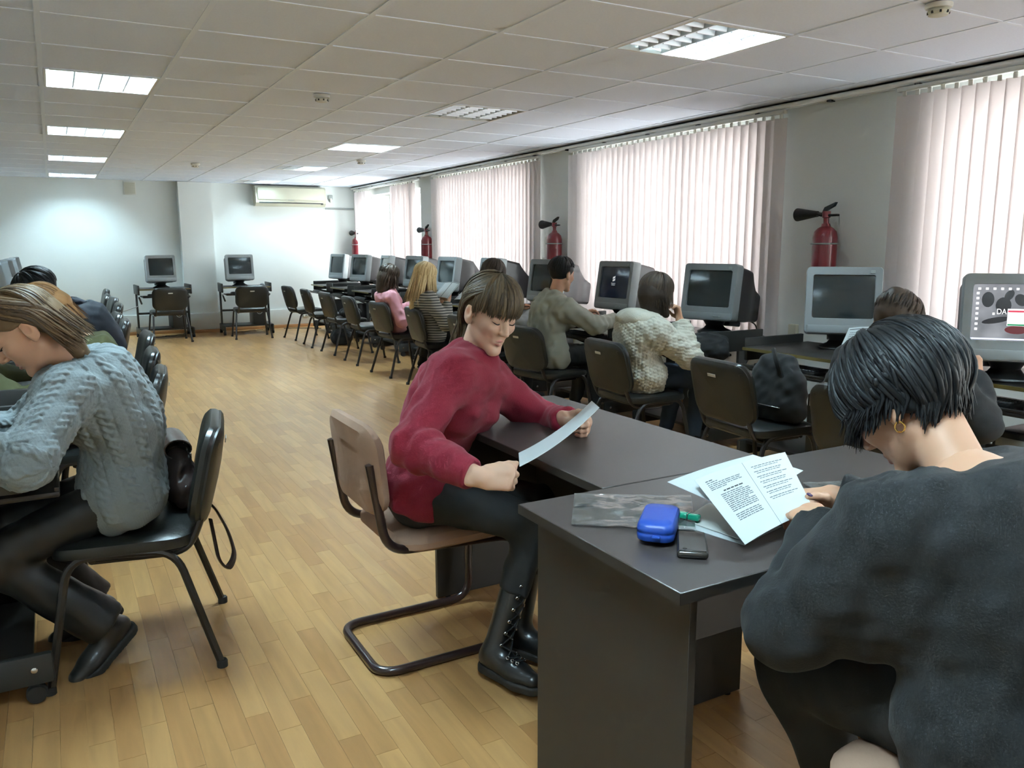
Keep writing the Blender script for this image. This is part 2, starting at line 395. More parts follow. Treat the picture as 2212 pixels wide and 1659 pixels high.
# pipe boxing along the foot of the back wall, and skirtings
t = MB(); t.rbox((X0, Y1-0.05, 0.03), (1.73, Y1, 0.30), 0.006); t.rbox((1.70, Y1-0.20, 0.03), (2.23, Y1-0.16, 0.30), 0.006); t.rbox((2.23, Y1-0.05, 0.03), (X1, Y1, 0.30), 0.006)
struct(t.build('trim_1', 'trunking'))
t = MB(); t.rbox((X0, Y1-0.065, 0), (1.73, Y1-0.05, 0.05), 0.004); t.rbox((1.69, Y1-0.215, 0), (2.24, Y1-0.20, 0.05), 0.004); t.rbox((2.23, Y1-0.065, 0), (X1, Y1-0.05, 0.05), 0.004)
struct(t.build('baseboard_back', 'skirting'))
struct(MB().rbox((X1-0.015, Y0, 0), (X1, Y1-0.07, 0.06), 0.004).build('baseboard_right', 'skirting'))
struct(MB().rbox((X0, Y0, 0), (X0+0.015, Y1-0.07, 0.06), 0.004).build('baseboard_left', 'skirting'))
# white strip where ceiling meets the window wall
t = MB(); t.box((X1-0.075, Y0, ZC-0.05), (X1-0.06, Y1, ZC-0.005)); t.box((X1-0.075, Y0, ZC-0.012), (X1, Y1, ZC-0.005))
trim2 = struct(t.build('trim_2', 'white_paint', smooth=False))
MB().tube([(X1-0.082, Y0+0.02, ZC-0.030), (X1-0.082, Y1-0.02, ZC-0.030)], 0.016, 12).build('rail', 'rail_white', trim2)
for y in np.arange(-1.2, 13.2, 0.62): MB().rbox((X1-0.098, y-0.018, ZC-0.058), (X1-0.055, y+0.018, ZC-0.045), 0.003).build('clip', 'dark_plastic', trim2)
# ---- windows (the first is unseen, added to let in fill daylight)
for k, (a, b) in enumerate(WIN):
    wn = bpy.data.objects.new('window_%d' % (k+1), None); COL.objects.link(wn); wn.location = (X1+0.20, a, ZS); struct(wn)
    W, Hh = b-a, ZT-ZS; f = MB(); t_ = 0.055
    f.box((-0.03, 0, 0), (0.03, W, t_)); f.box((-0.03, 0, Hh-t_), (0.03, W, Hh)); f.box((-0.03, 0, t_), (0.03, t_, Hh-t_)); f.box((-0.03, W-t_, t_), (0.03, W, Hh-t_))
    m3 = [W/3, 2*W/3]
    for y in m3: f.box((-0.03, y-t_*0.7, t_), (0.03, y+t_*0.7, Hh-t_))
    f.build('window_frame', 'white_paint', wn, False)
    edges = [t_, m3[0]-t_*0.7, m3[0]+t_*0.7, m3[1]-t_*0.7, m3[1]+t_*0.7, W-t_]
    for q in range(0, 6, 2): MB().box((-0.004, edges[q], t_), (0.004, edges[q+1], Hh-t_)).build('pane', 'window_glass', wn, False)
    MB().rbox((-0.24, -0.02, -0.022), (-0.03, W+0.02, 0.0), 0.006).build('window_sill', 'white_paint', wn)

# ---- vertical blinds
SLW = 0.089
def slat_mesh(hgt):
    return MB().sheet(lambda u, v: (0.006*(1-(2*u-1)**2), (u-0.5)*SLW, v*hgt), 5, 2, 0.0009).mesh('slat', 'blind_fabric')
ZB, ZTB = 0.63, 2.185
_sm = slat_mesh(ZTB-ZB); _clip = MB().rbox((-0.006, -0.012, 0), (0.006, 0.012, 0.03), 0.003).mesh('hanger', 'white_plastic')
def blind(label, ya, yb, spans, ang, step=0.079, jit=4):
    B = thing('vertical_blind', label, 'blind', (X1-0.09, ya, 0), 0, 'vertical fabric blinds along the window wall')
    MB().rbox((-0.02, 0, ZTB+0.025), (0.02, yb-ya, ZTB+0.05), 0.004).build('head_rail', 'white_plastic', B)
    for (a, b) in spans:
        n = max(1, int(round((b-a)/step)))
        for k in range(n):
            y = a+(b-a)*(k+0.5)/n-ya
            A = TR(random.uniform(-0.003, 0.003), y, ZB+random.uniform(-0.004, 0.004)) @ rz(math.radians(ang+random.uniform(-jit, jit)))
            s_ = link('slat', _sm, B, A); link('hanger', _clip, s_, TR(0.003, 0, ZTB-ZB-0.004))
blind('unseen white vertical blind, added drawn aside so its window gives fill light', -3.6, 0.0, [(-3.6, -3.1)], 70, step=0.03)  # unseen blind, bunched up so open sky light fills the ceiling
blind('bright white vertical blind at the right edge, behind the monitor showing a desktop', 0.55, 3.26, [(0.55, 3.26)], 10)
blind('wide white vertical blind between the two nearest fire extinguishers', 4.12, 6.80, [(4.12, 6.80)], 27)
blind('white vertical blind behind the woman in the striped cardigan', 7.38, 10.10, [(7.38, 10.10)], 25)
blind('half-opened white vertical blind at the far corner with a bare bright gap', 10.52, 13.3, [(10.78, 11.62), (12.62, 13.28)], 38, jit=18)

# ---- back wall fittings
ac = thing('air_conditioner', 'cream wall-mounted air conditioner on the back wall under the ceiling', 'air conditioner', (2.86, Y1, 1.95))
prof = [(0, 0.0), (-0.13, 0.0), (-0.19, 0.05), (-0.20, 0.12), (-0.19, 0.27), (-0.15, 0.31), (0, 0.31)]
MB().loft([[(x, y, z) for y, z in prof] for x in (0, 1.12)]).build('body', 'cream_plastic', ac)
MB().rbox((0.03, -0.212, 0.10), (1.09, -0.19, 0.285), 0.006).build('front_panel', 'cream_plastic', ac)
MB().rbox((0.05, -0.198, 0.042), (1.07, -0.165, 0.058), 0.003).build('air_slot', 'dark_plastic', ac)
MB().rbox((0.06, -0.20, 0.062), (1.06, -0.18, 0.085), 0.004).build('flap', 'cream_plastic', ac)
MB().box((0.50, -0.2135, 0.092), (0.60, -0.2115, 0.099)).build('logo_strip', 'grey_plastic', ac, False)
MB().box((1.03, -0.201, 0.03), (1.07, -0.199, 0.045)).build('indicator', 'dark_plastic', ac, False)
vg = thing('vent_grille', 'small square vent grille high on the back wall', 'vent', (1.00, Y1, 2.08))
MB().rbox((0, -0.02, 0), (0.17, 0, 0.19), 0.004).build('frame', 'white_plastic', vg)
for k in range(9): MB().box((0.015, -0.03, 0.017+0.018*k), (0.155, -0.02, 0.027+0.018*k)).build('slat', 'cream_plastic', vg, False)
so = thing('wall_socket', 'grey power socket with white plug right of the air conditioner', 'socket', (4.07, Y1, 2.03))
MB().rbox((0, -0.03, 0.05), (0.075, 0, 0.12), 0.008).build('box', 'grey_plastic', so)
MB().rbox((0.025, -0.045, 0.0), (0.055, -0.005, 0.07), 0.006).build('plug', 'white_plastic', so)
MB().tube(bend([(4.0, Y1-0.012, 1.955), (4.3, Y1-0.012, 1.95), (4.48, Y1-0.012, 1.95)]), 0.012, 8)
tag(MB().tube([(4.02, Y1-0.015, 1.93), (4.50, Y1-0.015, 1.93)], 0.013, 8).build('wall_conduit', 'grey_plastic'), 'thin grey conduit running from the air conditioner to the corner', 'pipe')
cb = thing('wall_socket', 'low white socket on the pipe boxing near the window corner', 'socket', (3.55, Y1-0.05, 0.16)); MB().rbox((0,-0.03,0),(0.10,0,0.06),0.006).build('box','white_plastic',cb); MB().lathe([(0.012,0),(0.012,0.012)],10,Matrix.Translation((0.05,-0.03,0.03)) @ Matrix.Rotation(PI/2,4,'X')).build('outlet','grey_plastic',cb)
sw = thing('wall_socket', 'beige double socket low on the wall beneath the nearest fire extinguisher', 'socket', (X1, 3.98, 0.62)); MB().rbox((-0.035,0,0),(0,0.07,0.15),0.006).build('box','cream_plastic',sw); MB().rbox((-0.04,0.02,0.02),(-0.034,0.05,0.06),0.003).build('outlet','grey_plastic',sw)
# smoke detectors
for lab, (x, y) in (('white smoke detector on the ceiling nearest the middle of the room', (1.6, 5.35)), ('small white smoke detector far back on the ceiling left of the air conditioner', (1.56, 10.38)), ('small white smoke detector near the far window blinds', (3.16, 9.14)), ('beige ceiling detector cut off by the top right of the picture', (3.22, 2.20))):
    sd = thing('smoke_detector', lab, 'smoke detector', (x, y, ZC-0.005), 0, 'ceiling smoke detectors')
    MB().lathe([(0.052, 0), (0.052, -0.012), (0.048, -0.018)][::-1], 20).build('base', 'white_plastic', sd)
    MB().lathe([(0.02, -0.048), (0.036, -0.044), (0.042, -0.030), (0.036, -0.018)], 20).build('sensor_head', 'cream_plastic' if y < 3 else 'white_plastic', sd)
    for k in range(8): MB().box((-0.004, 0.034, -0.040), (0.004, 0.0425, -0.030), rz(k*PI/4)).build('slot', 'dark_plastic', sd, False)
# fire extinguishers
def extinguisher(label, y, z):
    e = thing('fire_extinguisher', label, 'fire extinguisher', (X1-0.10, y, z), 0, 'red fire extinguishers on the window wall')
    MB().lathe([(0.0, -0.48), (0.07, -0.48), (0.078, -0.465), (0.078, -0.06), (0.07, -0.022), (0.05, 0.0), (0.03, 0.012), (0.026, 0.03)], 24).build('cylinder', 'extinguisher_red', e)
    MB().lathe([(0.018, 0.03), (0.018, 0.065), (0.026, 0.07), (0.026, 0.11)], 14).build('valve', 'extinguisher_red', e)
    MB().tube([(0, 0.02, 0.085), (0, 0.075, 0.095)], 0.013, 10).build('horn_pipe', 'rubber', e)
    MB().lathe([(0.019, 0.0), (0.021, 0.02), (0.042, 0.155), (0.044, 0.17), (0.036, 0.17), (0.015, 0.01)], 18, TR(0, 0.07, 0.094) @ Matrix.Rotation(-PI/2, 4, 'X') @ Matrix.Identity(4), caps=False).build('horn', 'rubber', e)
    MB().loft([[(-0.012, 0.03, 0.10), (0.012, 0.03, 0.10), (0.012, -0.06, 0.14), (-0.012, -0.06, 0.14)], [(-0.012, 0.01, 0.135), (0.012, 0.01, 0.135), (0.012, -0.075, 0.165), (-0.012, -0.075, 0.165)]]).build('lever', 'rubber', e)
    MB().rbox((-0.012, -0.095, 0.075), (0.012, 0.01, 0.09), 0.004).build('handle', 'rubber', e)
    MB().rbox((-0.09, -0.02, -0.33), (0.098, 0.02, -0.31), 0.003, M=TR(0, 0, 0)).tube([(0.085*math.cos(a), 0.085*math.sin(a), -0.1) for a in np.linspace(0, 2*PI, 20)[:-1]], 0.006, 6, closed=True).build('bracket', 'grey_plastic', e)
extinguisher('red fire extinguisher on the pier above the blank monitor, nearest the camera', 3.72, 1.43)
extinguisher('red fire extinguisher on the pier behind the man in the pale sweater', 7.06, 1.44)
extinguisher('red fire extinguisher on the pier behind the blonde woman', 10.31, 1.44)
extinguisher('far fire extinguisher in the corner, half hidden by the opened blind', 13.245, 1.44)
# ================================================================ FURNITURE
def rrect(w, h, r, n=5):
    out = []
    for cx, cy, a0 in ((w/2-r, h/2-r, 0), (-w/2+r, h/2-r, PI/2), (-w/2+r, -h/2+r, PI), (w/2-r, -h/2+r, 1.5*PI)):
        for k in range(n+1): a = a0+k*PI/2/n; out.append((cx+r*math.cos(a), cy+r*math.sin(a)))
    return out
# ---- stacking chair (local: +X is where the sitter looks)
def make_chair_meshes():
    m = {}
    b = MB(); rings = []
    for (k, z) in ((0.93, 0.395), (0.985, 0.402), (1.0, 0.418), (0.985, 0.434), (0.9, 0.445), (0.6, 0.447)):
        rings.append([(x*k+0.01-0.02*0, y*k, z-0.010*max(0, -x-0.05)+(-0.02*max(0, x-0.15)/0.06*0.5)) for x, y in rrect(0.42, 0.46, 0.09)])
    m['seat'] = b.loft(rings).mesh('seat', 'leatherette')
    m['seat_shell'] = MB().loft([[(x*0.9+0.01, y*0.9, 0.385) for x, y in rrect(0.42, 0.46, 0.09)], [(x*0.98+0.01, y*0.98, 0.398) for x, y in rrect(0.42, 0.46, 0.09)]]).mesh('seat_shell', 'chair_shell')
    tilt = Matrix.Translation((-0.235, 0, 0.61)) @ Matrix.Rotation(math.radians(-13), 4, 'Y')
    def curve(y): return -0.028*(1-(y/0.235)**2)
    ro = rrect(0.46, 0.32, 0.085, 6)
    m['backrest'] = MB().loft([[(d+curve(y*k), y*k, z*k) for y, z in ro] for k, d in ((0.97, 0.0), (1.0, 0.012), (0.985, 0.028), (0.90, 0.042), (0.6, 0.05), (0.2, 0.052))], M=tilt).mesh('backrest', 'leatherette')
    m['back_shell'] = MB().loft([[(d+curve(y*k), y*k, z*k) for y, z in ro] for k, d in ((0.2, -0.018), (0.8, -0.016), (0.93, -0.012), (0.985, -0.004), (0.975, 0.004))], M=tilt).mesh('back_shell', 'chair_shell')
    m['label_sticker'] = MB().rbox((-0.049, -0.03, 0.085), (-0.046, 0.03, 0.10), 0.0007, 1, M=tilt).mesh('label_sticker', 'sticker', False)
    for s, nm in ((1, 'l'), (-1, 'r')):
        y0 = 0.215*s; y1 = 0.25*s
        m['side'+nm] = MB().tube(bend([(0.235, y1, 0.008), (0.165, y0, 0.405), (-0.135, y0, 0.395), (-0.25, y1, 0.008)], 0.075, 7), 0.0125, 8).mesh('side_frame', 'tube_black')
        m['back'+nm] = MB().tube(bend([(0.10, 0.185*s, 0.378), (-0.17, 0.185*s, 0.375), (-0.215, 0.185*s, 0.47), (-0.275, 0.185*s, 0.72)], 0.07, 6), 0.0115, 8).mesh('back_tube', 'tube_black')
        for q, (fx, fy) in enumerate(((0.2365, 0.2507*s), (-0.2518, 0.2507*s))):
            m['cap%s%d' % (nm, q)] = MB().lathe([(0.017, 0), (0.017, 0.02), (0.0145, 0.024)], 10, TR(fx, fy, 0)).mesh('foot_cap', 'rubber')
    m['bar0'] = MB().tube([(0.10, -0.21, 0.385), (0.10, 0.21, 0.385)], 0.010, 8).mesh('crossbar', 'tube_black')
    m['bar1'] = MB().tube([(-0.12, -0.21, 0.382), (-0.12, 0.21, 0.382)], 0.010, 8).mesh('crossbar', 'tube_black')
    return m
_cm = make_chair_meshes()
def chair(label, x, y, ang, group):
    c = thing('stacking_chair', label, 'chair', (x, y, 0), math.radians(ang), group)
    for k, me in _cm.items(): link(me.name.split('.')[0], me, c)
    return c
GR = 'black chairs of the window row'; GL = 'black chairs of the left row'
WROW = [('empty black chair at the far end of the window row, closest to the back wall', 3.14, 11.72, 4), ('empty black chair second from the far end of the window row', 3.14, 10.74, -3),
 ('third empty black chair from the far end, with a dark bag on its seat', 3.15, 9.88, 2), ('empty black chair just beyond the woman in pink', 3.13, 8.90, -2),
 ('black chair on which the woman in pink sits', 3.12, 7.92, 3), ('black chair on which the blonde woman sits', 3.12, 6.96, -6), ('black chair of the dark-haired woman hidden behind the woman in red', 3.12, 5.98, 0),
 ('black chair under the man in the pale sweater', 3.10, 4.99, 8), ('black chair of the woman in the white hooded sweater', 3.11, 3.94, -4),
 ('empty black chair with the backpack on it beside the woman in white', 3.10, 2.95, -5)]
for lab, x, y, a in WROW: chair(lab, x, y, a, GR)
chair('black chair under the reader in black near the right edge', 3.02, 2.12, 5, GR)
for lab, x, y, a in (('black chair of the woman in the grey cable-knit sweater, bag hanging on it', 0.16, 2.85, 170), ('black chair right behind the grey sweater, holding the red-haired student', 0.13, 4.12, 174),
 ('black chair of the student in the navy shirt', 0.18, 4.93, 177), ('empty black chair just past the student in navy', 0.25, 5.93, 180),
 ('empty black chair fifth in the left row', 0.19, 7.03, 178), ('empty black chair sixth in the left row', 0.18, 7.78, 183), ('empty black chair seventh in the left row', 0.28, 9.13, 180),
 ('empty black chair eighth in the left row', 0.30, 10.2, 184), ('empty black chair ninth in the left row', 0.27, 10.9, 179), ('empty black chair last in the left row by the back wall', 0.33, 12.2, 180)):
    chair(lab, x, y, a, GL)
GB = 'black chairs at the back wall'
chair('black chair at the left cart by the back wall', 1.36, 12.32, 92, GB); chair('black chair at the right cart by the back wall', 2.47, 12.25, 86, GB)

# ---- computer cart (local: sitter's side is -Y... front edge at y=-0.3, width along x)
def make_cart_meshes():
    m = []
    W = 0.72; D = 0.56
    m.append(('desktop', MB().rbox((-W/2+0.02, -D/2, 0.705), (W/2-0.02, D/2, 0.725), 0.003).mesh('desktop', 'cart_board'), None))
    m.append(('edge_band', MB().box((-W/2+0.02, -D/2-0.0025, 0.707), (W/2-0.02, -D/2, 0.723)).mesh('edge_band', 'cart_edge', False), None))
    for s in (-1, 1):
        x = s*(W/2-0.008)
        m.append(('side_plate', MB().rbox((x-0.012, -0.24, 0.64), (x+0.012, 0.24, 0.775), 0.004).mesh('side_plate', 'cart_metal'), None))
        m.append(('post', MB().rbox((x-0.012, 0.03, 0.14), (x+0.012, 0.10, 0.64), 0.003).mesh('post', 'cart_metal'), None))
        m.append(('brace', MB().tube([(x*0.97, -0.16, 0.60), (x*0.82, 0.06, 0.50)], 0.014, 6).mesh('brace', 'cart_metal'), None))
        m.append(('foot', MB().rbox((x-0.014, -0.27, 0.055), (x+0.014, 0.27, 0.15), 0.01).mesh('foot', 'cart_metal'), None))
        for y in (-0.22, 0.22):
            m.append(('caster', MB().lathe([(0.004, -0.018), (0.026, -0.018), (0.028, -0.012), (0.028, -0.003), (0.020, 0), (0.028, 0.003), (0.028, 0.012), (0.026, 0.018), (0.004, 0.018)], 16, TR(x, y, 0.028) @ Matrix.Rotation(PI/2, 4, 'Y')).tube([(x, y, 0.03), (x, y, 0.06)], 0.012, 8).mesh('caster', 'rubber'), None))
            m.append(('bolt', MB().lathe([(0.009, 0), (0.009, 0.003), (0.004, 0.006)], 10, TR(x+s*0.013, y, 0.105) @ Matrix.Rotation(s*PI/2, 4, 'Y')).mesh('bolt', 'chrome'), None))
    m.append(('keyboard_tray', MB().rbox((-W/2+0.05, -0.33, 0.60), (W/2-0.05, 0.02, 0.618), 0.006).rbox((-W/2+0.05, -0.33, 0.618), (W/2-0.05, -0.315, 0.632), 0.004).mesh('keyboard_tray', 'cart_board'), None))
    m.append(('crossbar', MB().rbox((-W/2+0.02, 0.05, 0.34), (W/2-0.02, 0.08, 0.37), 0.003).mesh('crossbar', 'cart_metal'), None))
    m.append(('bottom_shelf', MB().rbox((-W/2+0.02, -0.22, 0.125), (W/2-0.02, 0.22, 0.145), 0.003).mesh('bottom_shelf', 'cart_board'), None))
    return m
_ctm = make_cart_meshes()
def cart(label, x, y, ang, group):
    c = thing('computer_cart', label, 'computer desk', (x, y, 0), math.radians(ang), group)
    for nm, me, _ in _ctm: link(nm, me, c)
    return c
# ---- CRT monitor (local: screen looks along -Y, base centre at origin)
def make_monitor_meshes(tilt_deg):
    T = TR(0, 0, 0.075) @ Matrix.Rotation(math.radians(-tilt_deg), 4, 'X'); m = []
    w, h = 0.405, 0.385; z0 = 0.0
    fr = MB(); o = [(x, z+h/2) for x, z in rrect(w, h, 0.022)]; sw, sh = 0.325, 0.245; cz = h/2+0.022
    inn = [(x, z+cz) for x, z in rrect(sw, sh, 0.012)]; n = len(o)
    rings = [[(x*0.97, -0.05, (z-h/2)*0.97+h/2) for x, z in o], [(x, -0.056, z) for x, z in o], [(x, -0.125+0.0, z) for x, z in o], [(x*0.985, -0.135-0.012*(1-(2*(z/h)-1)**2)*0.0, (z-h/2)*0.985+h/2) for x, z in o], [(x*1.02, -0.133, (z-cz)*1.02+cz) for x, z in inn], [(x, -0.118, z) for x, z in inn]]
    fr.loft(rings, caps=False, M=T); m.append(('bezel', fr.mesh('bezel', 'silver_plastic')))
    m.append(('chin', MB().rbox((-0.19, -0.139, 0.006), (0.19, -0.13, 0.05), 0.003, M=T).mesh('chin', 'silver_plastic')))
    def scr(u, v): x = (u-0.5)*sw*1.01; z = (v-0.5)*sh*1.01; return T @ Vector((x, -0.1265+0.010*((2*u-1)**2+(2*v-1)**2)*0.5, z+cz))
    m.append(('screen', MB().sheet(scr, 9, 9, 0.003).mesh('screen', 'screen_off')))
    rr = []
    for (y, ww, zl, zh) in ((-0.058, 0.39, 0.008, 0.377), (-0.02, 0.389, 0.009, 0.376), (0.06, 0.387, 0.011, 0.372), (0.11, 0.385, 0.012, 0.368), (0.15, 0.36, 0.016, 0.335), (0.20, 0.33, 0.02, 0.30), (0.26, 0.30, 0.025, 0.262), (0.345, 0.285, 0.03, 0.235), (0.355, 0.27, 0.04, 0.225)):
        rr.append([(x, y, z+(zl+zh)/2) for x, z in rrect(ww, zh-zl, 0.03)])
    m.append(('rear_housing', MB().loft(rr[::-1], M=T).mesh('rear_housing', 'monitor_rear')))
    m.append(('vent_plate', MB().rbox((-0.06, 0.1, -0.014), (0.06, 0.26, 0.02), 0.006, M=T).mesh('vent_plate', 'monitor_rear')))
    m.append(('maker_plate', MB().rbox((-0.148, 0.235, 0.06), (-0.143, 0.275, 0.075), 0.001, 1, M=T).rbox((0.143, 0.235, 0.06), (0.148, 0.275, 0.075), 0.001, 1, M=T).mesh('maker_plate', 'sticker', False)))
    m.append(('stand', MB().loft([[(x*k, y*k+0.0, z) for x, y in rrect(0.23, 0.22, 0.10, 6)] for k, z in ((0.95, 0.0), (1.0, 0.006), (0.97, 0.014), (0.62, 0.032), (0.5, 0.05), (0.62, 0.075), (0.75, 0.095))]).mesh('stand', 'black_plastic')))
    m.append(('maker_badge', MB().rbox((0.135, -0.1375, h-0.038), (0.16, -0.134, h-0.02), 0.001, 1, M=T).mesh('maker_badge', 'grey_plastic', False)))
    m.append(('button', MB().rbox((0.10, -0.141, 0.022), (0.115, -0.137, 0.03), 0.001, 1, M=T).rbox((0.06, -0.141, 0.023), (0.09, -0.138, 0.029), 0.001, 1, M=T).mesh('button', 'grey_plastic', False)))
    return m, T, (sw, sh, cz)
_mm, MT, (SW_, SH_, SCZ) = make_monitor_meshes(9)
def monitor(label, x, y, z, ang, group, screen=None):
    c = thing('crt_monitor', label, 'monitor', (x, y, z), math.radians(ang), group)
    for nm, me in _mm:
        o = link(nm, me, c)
        if nm == 'screen':
            c['_s'] = 1; so_ = o
            if screen: o.data = me.copy(); o.data.materials[0] = MATS[screen]
    del c['_s']
    return c, so_
# ---- keyboard, tower, mouse
_kb = [('case', MB().rbox((-0.22, -0.075, 0), (0.22, 0.075, 0.022), 0.006).mesh('case', 'black_plastic'))]
_k = MB()
for r in range(5):
    for q in range(18): _k.rbox((-0.208+q*0.0232, -0.062+r*0.0235, 0.02), (-0.188+q*0.0232, -0.042+r*0.0235, 0.029), 0.003, 1)
_kb.append(('keys', _k.mesh('keys', 'dark_plastic')))
def keyboard(label, x, y, z, ang, group):
    c = thing('keyboard', label, 'keyboard', (x, y, z), math.radians(ang), group)
    for nm, me in _kb: link(nm, me, c)
_tw = [('case', MB().rbox((-0.09, -0.20, 0), (0.09, 0.20, 0.36), 0.008).mesh('case', 'black_plastic')), ('front_panel', MB().rbox((-0.092, -0.215, 0.004), (0.092, -0.20, 0.356), 0.006).mesh('front_panel', 'dark_plastic')),
 ('drive_bay', MB().rbox((-0.075, -0.219, 0.29), (0.075, -0.214, 0.33), 0.002).mesh('drive_bay', 'grey_plastic')),
 ('power_button', MB().lathe([(0.022, 0), (0.022, 0.004), (0.012, 0.006)], 16, TR(0, -0.214, 0.20) @ Matrix.Rotation(PI/2, 4, 'X')).mesh('power_button', 'chrome')),
 ('trim_ring', MB().tube([(0.04*math.cos(a), -0.217, 0.20+0.04*math.sin(a)) for a in np.linspace(0, 2*PI, 25)[:-1]], 0.004, 6, closed=True).mesh('trim_ring', 'grey_plastic'))]
def tower(label, x, y, z, ang, group):
    c = thing('computer_tower', label, 'computer', (x, y, z), math.radians(ang), group)
    for nm, me in _tw: link(nm, me, c)
def mouse(label, x, y, z, ang, col='silver_plastic'):
    c = thing('computer_mouse', label, 'mouse', (x, y, z), math.radians(ang))
    rings = []
    for k, zz in ((0.9, 0.0), (1.0, 0.006), (0.97, 0.018), (0.82, 0.03), (0.5, 0.038), (0.15, 0.040)): rings.append([(0.03*k*math.cos(a), 0.055*k*math.sin(a)-0.004*(1-k), zz) for a in np.linspace(0, 2*PI, 21)[:-1]])
    MB().loft(rings).build('shell', col, c); MB().lathe([(0.002, -0.004), (0.008, -0.003), (0.008, 0.003), (0.002, 0.004)], 10, TR(0, 0.035, 0.026) @ Matrix.Rotation(PI/2, 4, 'Y')).build('wheel', 'dark_plastic', c)
# ---- the window row of carts
GC, GM, GK, GT = 'computer carts', 'grey CRT monitors', 'black keyboards', 'black computer towers'
ROWY = [1.10, 2.14, 3.18, 4.22, 5.28, 6.36, 7.42, 8.48, 9.50, 10.50, 11.50, 12.52]
RNAME = ['off the right edge', 'nearest the right edge', 'under the blank monitor', 'beside the backpack chair', 'in front of the woman in white', 'in front of the man', 'hidden behind the woman in red', 'facing the dark-haired woman', 'facing the blonde woman', 'facing the woman in pink', 'second from the back wall', 'in the far window corner']
RMON = {1: ('monitor showing a desktop picture with a white pop-up window', -38, 3.70), 2: ('blank grey monitor turned to the camera below the nearest extinguisher', -42, 3.98), 3: ('large blank monitor with dark side right of the woman in white', -17, 3.98),
 4: ('monitor with a small start-up logo left of the woman in white', -6, 3.98), 5: ('monitor in front of the man with light streaks on its screen', -12, 3.98), 6: ('monitor seen past the dark-haired woman, mostly its dark back', -2, 3.98), 7: ('monitor right behind the papers of the blonde woman', -6, 3.98),
 8: ('monitor half hidden by the blonde woman', -10, 4.0), 9: ('monitor behind the head of the woman in pink', 4, 4.0), 10: ('second monitor from the back wall in the window row', -16, 3.97), 11: ('last monitor in the far window corner', -16, 3.96)}
MON = {}
for k, y in enumerate(ROWY):
    cart('dark computer cart ' + RNAME[k] + ', window row', 3.83, y, -90, GC)
    if k in RMON:
        lab, a, x = RMON[k]; MON[k] = monitor(lab, x, y-(0.08 if k == 1 else 0), 0.725, -90-a, GM, 'screen_blue' if k == 4 else None)
    if k > 0: keyboard('black keyboard on the tray of the cart ' + RNAME[k], 3.62, y+0.02, 0.618, -90, GK)
    tower('black computer tower on the shelf of the cart ' + RNAME[k], 3.85, y-0.18, 0.145, -90, GT)
# ---- two carts at the back wall
cart('dark cart at the back wall, left of the pilaster', 1.37, 12.93, 2, GC); cart('dark cart at the back wall, right of the pilaster', 2.53, 12.90, -3, GC)
MON['b1'] = monitor('blank monitor on the back-wall cart left of the pilaster', 1.36, 12.95, 0.725, 2, GM); MON['b2'] = monitor('blank monitor on the back-wall cart right of the pilaster', 2.47, 12.93, 0.725, -2, GM)
keyboard('black keyboard on the tray of the left back-wall cart', 1.37, 12.76, 0.618, 0, GK); keyboard('black keyboard on the tray of the right back-wall cart', 2.52, 12.74, 0.618, 0, GK)
tower('black tower low on the left back-wall cart', 1.54, 12.93, 0.145, 2, GT); tower('black tower low on the right back-wall cart', 2.70, 12.90, 0.145, -3, GT)
mouse('silver mouse on the right back-wall cart beside the monitor', 2.78, 12.80, 0.725, 20); 
# ---- left row carts
LY = [2.97, 4.05, 5.0, 6.0, 7.05, 7.95, 9.1, 10.1, 11.0, 12.2]
LN = ['of the woman in the grey sweater', 'of the red-haired student', 'of the student in navy', 'fourth in the left row', 'fifth in the left row', 'sixth in the left row', 'seventh in the left row', 'eighth in the left row', 'ninth in the left row', 'last in the left row']
for k, y in enumerate(LY):
    cart('dark computer cart ' + LN[k], -0.37, y, 90, GC)
    if k >= 3: MON['l%d' % k] = monitor('grey monitor on the cart ' + LN[k], -0.46, y, 0.725, 90+(6 if k > 3 else 0), GM)
    tower('black computer tower on the shelf of the cart ' + LN[k], -0.39, y+0.18, 0.145, 90, GT)
# ---- two plain desks in the middle
def desk(label, x, y, ang):
    d = thing('office_desk', label, 'desk', (x, y, 0), math.radians(ang), 'dark office desks'); Lh, D = 1.14, 0.57
    MB().rbox((-Lh/2, -D/2, 0.706), (Lh/2, D/2, 0.73), 0.002, 1).build('desktop', 'desk_top', d)
    e = MB()
    for a, b in (((-Lh/2, -D/2-0.0012), (Lh/2, -D/2)), ((-Lh/2, D/2), (Lh/2, D/2+0.0012)), ((-Lh/2-0.0012, -D/2), (-Lh/2, D/2)), ((Lh/2, -D/2), (Lh/2+0.0012, D/2))): e.box((a[0], a[1], 0.7075), (b[0], b[1], 0.7292))
    e.build('edge_band', 'desk_side', d, False)
    for s in (-1, 1): MB().rbox((s*(Lh/2-0.05)-0.009, -D/2+0.02, 0.004), (s*(Lh/2-0.05)+0.009, D/2-0.02, 0.706), 0.001, 1).build('side_panel', 'desk_side', d)
    MB().rbox((-Lh/2+0.06, 0.17, 0.32), (Lh/2-0.06, 0.188, 0.706), 0.001, 1).build('modesty_panel', 'desk_side', d)
    for s in (-1, 1):
        for y_ in (-0.22, 0.22): MB().lathe([(0.012, 0), (0.012, 0.004)], 10, TR(s*(Lh/2-0.05), y_, 0)).build('glide', 'rubber', d)
    return d
desk('dark desk nearest the camera, with papers and the blue case on it', 1.475, 1.302, 0)
desk('dark desk set endwise behind the papers, beside the woman in red', 1.435, 2.163, -90)
